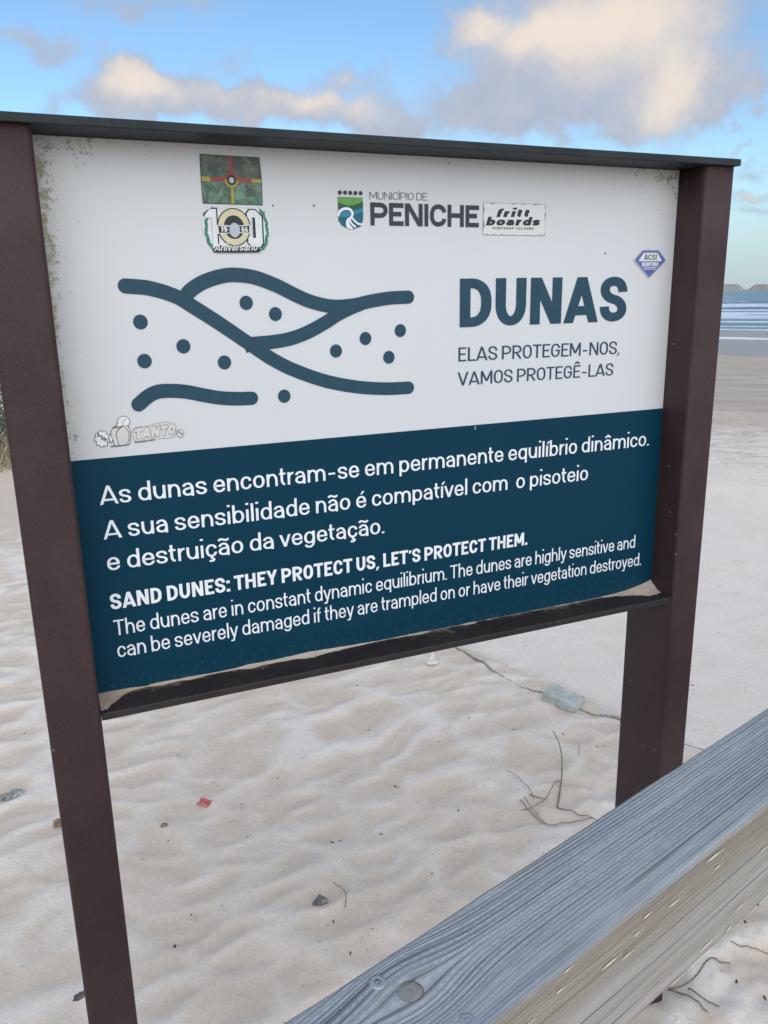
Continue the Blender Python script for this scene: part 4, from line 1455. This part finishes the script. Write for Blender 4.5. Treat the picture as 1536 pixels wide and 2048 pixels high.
def screw_mesh():
    bm = bmesh.new()
    n = 48
    def ring(rad, z, star=0.0):
        return [bm.verts.new(((rad * (1 + star * math.cos(6 * 2 * math.pi * k / n))) * math.cos(2 * math.pi * k / n),
                              (rad * (1 + star * math.cos(6 * 2 * math.pi * k / n))) * math.sin(2 * math.pi * k / n), z)) for k in range(n)]
    rs = [ring(.0074, -.003), ring(.0074, .0006), ring(.0070, .0011), ring(.0052, .0016), ring(.0036, .0015), ring(.0025, .0014, .17), ring(.0023, -.0018, .17), ring(.0005, -.0022)]
    for i, (a, c) in enumerate(zip(rs, rs[1:])):
        for k in range(n):
            f = bm.faces.new((a[k], a[(k + 1) % n], c[(k + 1) % n], c[k]))
            f.material_index = 1 if i >= 5 else 0
            f.smooth = i in (1, 2, 3)
    f = bm.faces.new(rs[-1])
    f.material_index = 1
    bmesh.ops.recalc_face_normals(bm, faces=bm.faces)
    me = bpy.data.meshes.new('screw')
    bm.to_mesh(me)
    bm.free()
    me.materials.append(mscrew)
    me.materials.append(mrec)
    return me


sme = screw_mesh()
for (x, y, dz, rz) in ((-.0129, .5604, -.0003, .3), (.0592, .5221, -.0012, 1.1)):
    o = bpy.data.objects.new('screw', sme)
    COL.objects.link(o)
    o.parent = beam_root
    bx, by = to_beam(x, y)
    o.location = (bx, by, BZ + dz)
    o.rotation_euler = (R(2), R(-1.5), rz)

# uprights carrying the beam (square timber, just outside the picture)
def upright(x):
    bm = bmesh.new()
    bmesh.ops.create_cube(bm, size=1)
    for vt in bm.verts:
        vt.co = (x + vt.co.x * .095, BW / 2 + vt.co.y * .090, (vt.co.z + .5) * (BZ - BH + .5 + .001) - .5)
    bmesh.ops.bevel(bm, geom=bm.edges[:], offset=.005, segments=2, affect='EDGES')
    return from_bm('upright', bm, (mupr,), beam_root)


mupr, t, b = material('post_timber', (.26, .25, .23), .85, .2)
co = t.node('ShaderNodeTexCoord').outputs['Object']
gg = t.noise(t.mapping(co, (90, 90, 3)), 1.0, 4, .6)
t.put(b.inputs['Base Color'], t.mix(t.ramp(gg, .35, .7), (.17, .16, .145), (.33, .315, .29)))
t.put(b.inputs['Normal'], t.bump(gg, .4, .002))
upright(-.11)
upright(1.75)

# ==================================================================  THINGS LYING IN THE SAND
def lump(name, loc, size, seed, mat, rough=.35, sub=3, rot=0.0, squash=.6, sink=.3):
    bm = bmesh.new()
    bmesh.ops.create_icosphere(bm, subdivisions=sub, radius=1)
    for vt in bm.verts:
        p = vt.co.copy()
        d = 1 + rough * mnoise.noise(p * 1.3 + Vector((seed * 3.1, seed, 0))) + rough * .6 * mnoise.noise(p * 3.1 + Vector((0, seed * 2.3, 7)))
        vt.co = Vector((p.x * size[0], p.y * size[1], p.z * size[2])) * d
    me = bpy.data.meshes.new(name)
    bm.to_mesh(me)
    bm.free()
    o = put_obj(name, me, None, (mat,), True)
    o.location = (loc[0], loc[1], zg(*loc[:2]) + size[2] * (.5 - sink))
    o.rotation_euler = (0, 0, rot)
    return o


def rocky(name, a, c, scale=90, rough=.85):
    m, t, b = material(name, a, rough, .25)
    n = t.noise(t.node('ShaderNodeTexCoord').outputs['Object'], scale, 5, .65)
    t.put(b.inputs['Base Color'], t.mix(t.ramp(n, .38, .66), a, c))
    t.put(b.inputs['Normal'], t.bump(n, .5, .004))
    return m


# pale block half sunk in the sand
def block():
    bm = bmesh.new()
    bmesh.ops.create_cube(bm, size=1)
    bmesh.ops.subdivide_edges(bm, edges=bm.edges[:], cuts=7, use_grid_fill=True)
    for vt in bm.verts:
        p = Vector((vt.co.x * .135, vt.co.y * .082, vt.co.z * .042))
        k = mnoise.noise(p * 22) * .0012 + mnoise.noise(p * 60) * .001
        rim = max(abs(vt.co.x), abs(vt.co.y)) * 2
        vt.co = p + p.normalized() * k - Vector((0, 0, .006 * max(0, 1 - ((vt.co.x - .1) / .25) ** 2 - (vt.co.y / .25) ** 2) if vt.co.z > .4 else 0))
    bmesh.ops.bevel(bm, geom=[e for e in bm.edges if e.calc_face_angle(0) > .8], offset=.003, segments=2, affect='EDGES')
    return from_bm('paving_block', bm, (rocky('pale_stone', (.33, .36, .355), (.47, .49, .48), 26),), None, False)


bl = block()
bl.location = (.655, 2.735, zg(.655, 2.735) + .018)
bl.rotation_euler = (R(6), R(9), R(-38))
tag(bl, 'pale blue-grey block half sunk in the sand beside the right post', 'block')


def tube(bm, pts, r0, r1, n=7):
    p = [Vector(q) for q in pts]
    rings = []
    for i, q in enumerate(p):
        d = (p[min(i + 1, len(p) - 1)] - p[max(i - 1, 0)]).normalized()
        u = d.cross(Vector((0, 0, 1)))
        u = u.normalized() if u.length > 1e-4 else Vector((1, 0, 0))
        v = d.cross(u)
        r = r0 + (r1 - r0) * i / (len(p) - 1)
        rings.append([bm.verts.new(q + (u * math.cos(2 * math.pi * k / n) + v * math.sin(2 * math.pi * k / n)) * r) for k in range(n)])
    for a, c in zip(rings, rings[1:]):
        for k in range(n):
            bm.faces.new((a[k], a[(k + 1) % n], c[(k + 1) % n], c[k]))
    bm.faces.new(rings[0])
    bm.faces.new(rings[-1])


# half-buried cord
bm = bmesh.new()
cp = spline([tuple(c) for c in CORD], 8)
tube(bm, [(x, y, zg(x, y) + .0005 + .0035 * math.sin(i * .31) + .002 * math.sin(i * .13)) for i, (x, y) in enumerate(cp)], .0055, .0055, 8)
tag(from_bm('cord', bm, (rocky('grey_cord', (.20, .20, .185), (.33, .32, .30), 60),), None, True), 'thin grey cord half buried in a straight line in the sand', 'cord')

mtwig = rocky('dry_twig', (.15, .13, .115), (.27, .235, .21), 120)


def twig(branches, label, lift=.004, group=None, name='twig', mat=None):
    bm = bmesh.new()
    for pts, r0, r1 in branches:
        sp_ = spline([q[:2] for q in pts], 6)
        zs = np.interp(np.linspace(0, 1, len(sp_)), np.linspace(0, 1, len(pts)), [q[2] if len(q) > 2 else 0 for q in pts])
        r0, r1 = r0 * .78, r1 * .78
        tube(bm, [(x, y, zg(x, y) + lift * .5 + z + .001 * math.sin(i * 1.7)) for i, ((x, y), z) in enumerate(zip(sp_, zs))], r0, r1, 6)
    return tag(from_bm(name, bm, (mat or mtwig,), None, True), label, 'twig', group)


# (ground positions, metres)
twig([([(.560, 2.470, .03), (.566, 2.40, .03), (.560, 2.33, .025), (.546, 2.26, .015), (.530, 2.20, .006), (.500, 2.105, 0)], .0022, .0032),
      ([(.536, 2.225, .01), (.505, 2.19, .012), (.470, 2.135, .008), (.430, 2.105, .004), (.390, 2.09, 0)], .0022, .0012),
      ([(.500, 2.105, 0), (.550, 2.065, .006), (.600, 2.04, .006)], .0022, .0016),
      ([(.395, 2.14, 0), (.420, 2.07, .004), (.455, 2.015, .004), (.520, 2.02, .006), (.590, 2.045, .006)], .0017, .0019),
      ([(.410, 2.15, 0), (.425, 2.09, .004), (.445, 2.03, .004)], .0013, .0013),
      ([(.372, 2.275, .01), (.395, 2.26, .01), (.425, 2.20, .004), (.438, 2.15, 0)], .0013, .0013),
      ([(.425, 2.155, .004), (.455, 2.145, .006), (.475, 2.14, .004)], .0025, .0018)],
     'branching dry twig with curled ends on the sand beside the wooden beam')
twig([([(-.150, 1.80, .002), (-.125, 1.775, .004), (-.115, 1.745, .002), (-.115, 1.71, 0)], .0013, .0011)], 'thin curved dry stalk beside the small dark stone')
twig([([(.590, 1.435, .012), (.625, 1.435, .012), (.665, 1.455, .014), (.715, 1.505, .012), (.765, 1.510, .006)], .0034, .0026),
      ([(.600, 1.435, .008), (.640, 1.405, .006), (.662, 1.375, .002)], .0035, .002),
      ([(.640, 1.43, .008), (.668, 1.40, .006), (.690, 1.385, .002)], .0026, .002)],
     'brown bent stick emerging from under the beam on the right')
twig([([(.79, 1.565, .004), (.83, 1.555, .006), (.87, 1.545, .004), (.905, 1.550, .002), (.95, 1.54, 0)], .0016, .0012)], 'thin long wavy stalk in the grey sand at lower right')
twig([([(.713, 1.60, .006), (.735, 1.60, .008), (.765, 1.575, .003)], .0020, .0018), ([(.722, 1.598, .006), (.727, 1.575, .002)], .0014, .0012)], 'small dark forked twig under the beam')
twig([([(.84, 1.77, .006), (.865, 1.745, .006), (.885, 1.735, .002)], .0030, .0018), ([(.845, 1.775, .008), (.875, 1.775, .004)], .0016, .0012)], 'short dark broken stalk near the beam at right edge')
twig([([(.625, 2.37, .004), (.640, 2.42, .004)], .0016, .0012)], 'tiny straight straw above the branching twig')

ston = lump('stone', (-.181, 1.733), (.020, .014, .013), 3.3, rocky('dark_stone', (.11, .115, .115), (.25, .255, .25), 60), .5, 4, .5)
tag(ston, 'small dark grey lumpy stone lying alone on the sand', 'stone')
st_b = lump('stone', (-1.167, 2.21), (.034, .021, .014), 8.1, rocky('grey_shell_lump', (.16, .17, .165), (.44, .45, .44), 50), .55, 4, .5)
tag(st_b, 'rough grey white lump on the sand left of the left post', 'stone')
st_c = lump('pebble', (-.686, 1.452), (.016, .009, .006), 5.2, rocky('dark_pebble', (.07, .065, .06), (.13, .12, .11), 60), .35, 3, .6)
tag(st_c, 'flat dark pebble close beside the foot of the left post', 'pebble')
st_d = lump('pebble', (-.655, 2.045), (.011, .008, .006), 6.4, rocky('brown_pebble', (.17, .14, .115), (.27, .23, .20), 60), .3, 3, .2)
tag(st_d, 'small brown pebble below the red plastic scrap', 'pebble')

# torn red plastic scrap
def scrap(name, loc, w, h, rot, mat, frays=0, seed=1, lift=.006):
    rg = random.Random(seed)
    bm = bmesh.new()
    nx, ny = 8, 6
    g = [[None] * (ny + 1) for _ in range(nx + 1)]
    for i in range(nx + 1):
        for j in range(ny + 1):
            x = (i / nx - .5) * w + rg.uniform(-1, 1) * w * .025
            y = (j / ny - .5) * h
            if frays and i in (0, nx):
                x += (1 if i else -1) * rg.uniform(-.02, .16) * w * (1 if j % 2 else .2)
            g[i][j] = bm.verts.new((x, y, .004 * math.sin(i * .7) + .002 * math.sin(j * 1.3)))
    for i in range(nx):
        for j in range(ny):
            bm.faces.new((g[i][j], g[i + 1][j], g[i + 1][j + 1], g[i][j + 1]))
    r = bmesh.ops.extrude_face_region(bm, geom=bm.faces[:])
    for vt in [q for q in r['geom'] if isinstance(q, bmesh.types.BMVert)]:
        vt.co.z += .0015
    o = from_bm(name, bm, (mat,))
    o.location = (loc[0], loc[1], zg(*loc) + lift)
    o.rotation_euler = (R(4), R(-3), rot)
    return o


mred = rocky('red_plastic', srgb(172, 92, 84), srgb(200, 124, 112), 40, .5)
rs_ = scrap('plastic_scrap', (-.561, 2.151), .036, .028, R(-14), mred, 1, 4)
tag(rs_, 'frayed red plastic scrap on the sand', 'plastic scrap')
ms_ = scrap('tile_shard', (-.955, 2.060), .050, .030, R(22), rocky('brown_tile', (.20, .115, .085), (.29, .18, .14), 40), 0, 8, .008)
tag(ms_, 'brown shard showing just left of the left post', 'shard')

# white shell-like plastic piece standing in the sand
def shell():
    bm = bmesh.new()
    for (cx, cz, rx, rz, tilt) in ((0, .012, .028, .010, 0), (-.002, .032, .010, .026, .2)):
        prev = None
        for k in range(9):
            f = k / 8
            ring = []
            for j in range(12):
                a = 2 * math.pi * j / 12
                rr = math.sin(math.pi * max(.04, min(.96, f)))
                ring.append(bm.verts.new((cx + rx * math.cos(a) * rr + tilt * (f - .5) * .03, rx * .55 * math.sin(a) * rr, cz + rz * (f - .5) * 2)))
            if prev:
                for j in range(12):
                    bm.faces.new((prev[j], prev[(j + 1) % 12], ring[(j + 1) % 12], ring[j]))
            prev = ring
    return from_bm('shell', bm, (rocky('white_shell', (.58, .57, .54), (.74, .73, .70), 60, .5),), None, True)


shl = shell()
shl.location = (.188, 3.06, zg(.188, 3.06))
shl.rotation_euler = (0, 0, .3)
tag(shl, 'small white shell piece standing in the sand under the sign', 'shell')

# scattered bits of plant debris: one copy each, a few shapes
mbit = rocky('plant_crumb', (.045, .038, .03), (.10, .08, .06), 200)
protos = []
rng = random.Random(11)
for k in range(4):
    bm = bmesh.new()
    bmesh.ops.create_icosphere(bm, subdivisions=2, radius=1)
    for vt in bm.verts:
        p = vt.co.copy()
        d = 1 + .5 * mnoise.noise(p * 1.7 + Vector((k * 5.0, 0, 0)))
        vt.co = Vector((p.x * (1.0 + .9 * (k % 2)), p.y * .62, p.z * .45)) * d
    me = bpy.data.meshes.new('debris_bit')
    bm.to_mesh(me)
    bm.free()
    me.materials.append(mbit)
    protos.append(me)
BITS = [(.095, 3.34, 5), (.70, 2.42, 4), (.73, 2.43, 4), (.60, 2.52, 4), (.30, 2.62, 5), (-.06, 2.56, 4), (.17, 2.48, 3), (-.42, 2.63, 3), (-.35, 2.30, 4), (.02, 2.22, 5), (.03, 2.21, 3),
        (-.45, 2.14, 3), (-.46, 2.15, 4), (.20, 2.10, 4), (.32, 2.06, 3), (-.16, 1.96, 5), (-.15, 1.965, 4), (-.02, 1.985, 4), (.10, 1.83, 4), (-.145, 1.66, 4), (-.49, 1.70, 4), (-.52, 1.60, 6),
        (-.62, 1.99, 4), (-.40, 2.00, 3), (-.70, 2.42, 4), (-1.06, 2.47, 4), (-.98, 2.20, 4), (-1.3, 2.6, 4), (-.30, 2.85, 4), (-.12, 2.9, 4), (.35, 2.9, 4), (.50, 3.1, 4), (.62, 3.3, 5),
        (.44, 2.55, 4), (.75, 2.36, 5), (.80, 2.30, 5), (.66, 1.62, 5), (.70, 1.64, 4), (.75, 1.68, 6), (.82, 1.66, 5), (.86, 1.62, 6), (.90, 1.58, 5), (.76, 1.47, 6), (.80, 1.43, 5), (.86, 1.48, 6),
        (.70, 1.52, 5), (.92, 1.70, 6), (.95, 1.80, 7), (.98, 1.76, 6), (.63, 1.55, 5), (.84, 1.40, 6), (.90, 1.44, 6), (-.05, 1.62, 3), (-.10, 1.56, 4), (.03, 1.50, 3), (1.2, 2.9, 5), (1.5, 3.4, 6), (1.7, 3.3, 6)]
for i, (x, y, s) in enumerate(BITS):
    o = bpy.data.objects.new('debris_bit', protos[i % 4])
    COL.objects.link(o)
    k = s * .00075
    o.scale = (k, k, k)
    o.location = (x + rng.uniform(-.01, .01), y + rng.uniform(-.01, .01), 0)
    o.location.z = zg(o.location.x, o.location.y) + k * .2
    o.rotation_euler = (0, 0, rng.uniform(0, 6.28))
    tag(o, 'dark crumb of dry plant debris lying on the sand', 'debris', 'crumbs of plant debris scattered on the sand')

# ==================================================================  SHRUB ON THE DUNE AT THE LEFT
mleaf, t, b = material('dune_shrub_leaf', (.06, .09, .06), .6, .3)
n = t.noise(t.node('ShaderNodeTexCoord').outputs['Object'], 5, 4, .6)
nl = t.noise(t.node('ShaderNodeTexCoord').outputs['Object'], 60, 2, .6)
t.put(b.inputs['Base Color'], t.mix(t.ramp(n, .35, .65), t.mix(nl, (.045, .085, .055), (.085, .13, .085)), t.mix(nl, (.12, .14, .085), (.19, .19, .12))))
mstem, t, b = material('dry_stem', (.23, .19, .14), .8, .2)
mstraw = rocky('dry_straw', (.30, .26, .17), (.42, .37, .26), 20)


def shrub(loc, rx, ry, hgt, nclump, seed, label):
    rg = random.Random(seed)
    root = empty('dune_shrub', (loc[0], loc[1], zg(*loc)))
    tag(root, label, 'shrub')
    bm = bmesh.new()
    bs = bmesh.new()
    for c in range(nclump):
        a = rg.uniform(0, 2 * math.pi)
        rr = math.sqrt(rg.random())
        top = hgt * (1 - .55 * rr ** 2) * rg.uniform(.75, 1.05)
        cx, cy = rx * rr * math.cos(a), ry * rr * math.sin(a)
        cz = rg.uniform(.12, 1) * top
        base = Vector((cx * .35, cy * .35, -.1))
        tip = Vector((cx, cy, cz))
        mid = base.lerp(tip, .5) + Vector((rg.uniform(-.08, .08), rg.uniform(-.08, .08), .03))
        tube(bs, [base, mid, tip], .008, .003, 5)
        cr = rg.uniform(.09, .17)
        for k in range(rg.randint(55, 95)):
            d = Vector((rg.gauss(0, 1), rg.gauss(0, 1), rg.gauss(0, .8)))
            d = d.normalized() * cr * rg.random() ** .45
            p = tip + d
            if p.z < .02:
                continue
            ln, wdt = rg.uniform(.022, .048), rg.uniform(.007, .014)
            ax = (d.normalized() * .8 + Vector((rg.uniform(-.6, .6), rg.uniform(-.6, .6), rg.uniform(-.1, .8)))).normalized()
            sd_ = ax.cross(Vector((rg.uniform(-1, 1), rg.uniform(-1, 1), rg.uniform(-1, 1)))).normalized() * wdt
            v1, v2, v3, v4 = (bm.verts.new(q) for q in (p, p + ax * ln * .5 + sd_, p + ax * ln, p + ax * ln * .5 - sd_))
            bm.faces.new((v1, v2, v3, v4))
    me = bpy.data.meshes.new('foliage')
    bm.to_mesh(me)
    bm.free()
    put_obj('foliage', me, root, (mleaf,))
    from_bm('stem', bs, (mstem,), root, True)
    return root


shrub((-4.15, 7.75), .95, .80, 1.10, 120, 3, 'dark green dune shrub behind the left post')
shrub((-6.1, 9.0), 1.3, 1.0, 1.0, 110, 9, 'wider olive dune shrub further left on the dune')


def grass_tuft(loc, rad, n, hgt, seed, label):
    rg = random.Random(seed)
    bm = bmesh.new()
    for k in range(n):
        a, rr = rg.uniform(0, 6.28), rad * math.sqrt(rg.random())
        x, y = rr * math.cos(a), rr * math.sin(a) * .7
        z0 = zg(loc[0] + x, loc[1] + y) - zg(*loc) - .02
        h = hgt * rg.uniform(.5, 1.1)
        lx, ly = rg.uniform(-.5, .5) * h, rg.uniform(-.5, .5) * h
        w = rg.uniform(.003, .006)
        prev = None
        for s in range(5):
            f = s / 4
            c = Vector((x + lx * f * f, y + ly * f * f, z0 + h * (f - .25 * f * f)))
            ww = w * (1 - f * .9)
            pair = (bm.verts.new(c + Vector((-ww, ww * .3, 0))), bm.verts.new(c + Vector((ww, -ww * .3, 0))))
            if prev:
                bm.faces.new((prev[0], prev[1], pair[1], pair[0]))
            prev = pair
    me = bpy.data.meshes.new('grass_tuft')
    bm.to_mesh(me)
    bm.free()
    o = put_obj('grass_tuft', me, None, (mstraw,))
    o.location = (loc[0], loc[1], zg(*loc))
    return tag(o, label, 'grass')


grass_tuft((-3.75, 7.25), .55, 420, .42, 21, 'dry straw-coloured grass tuft at the foot of the dark shrub')
grass_tuft((-5.2, 8.0), .7, 380, .5, 22, 'taller dry grass tuft left of the dark shrub')
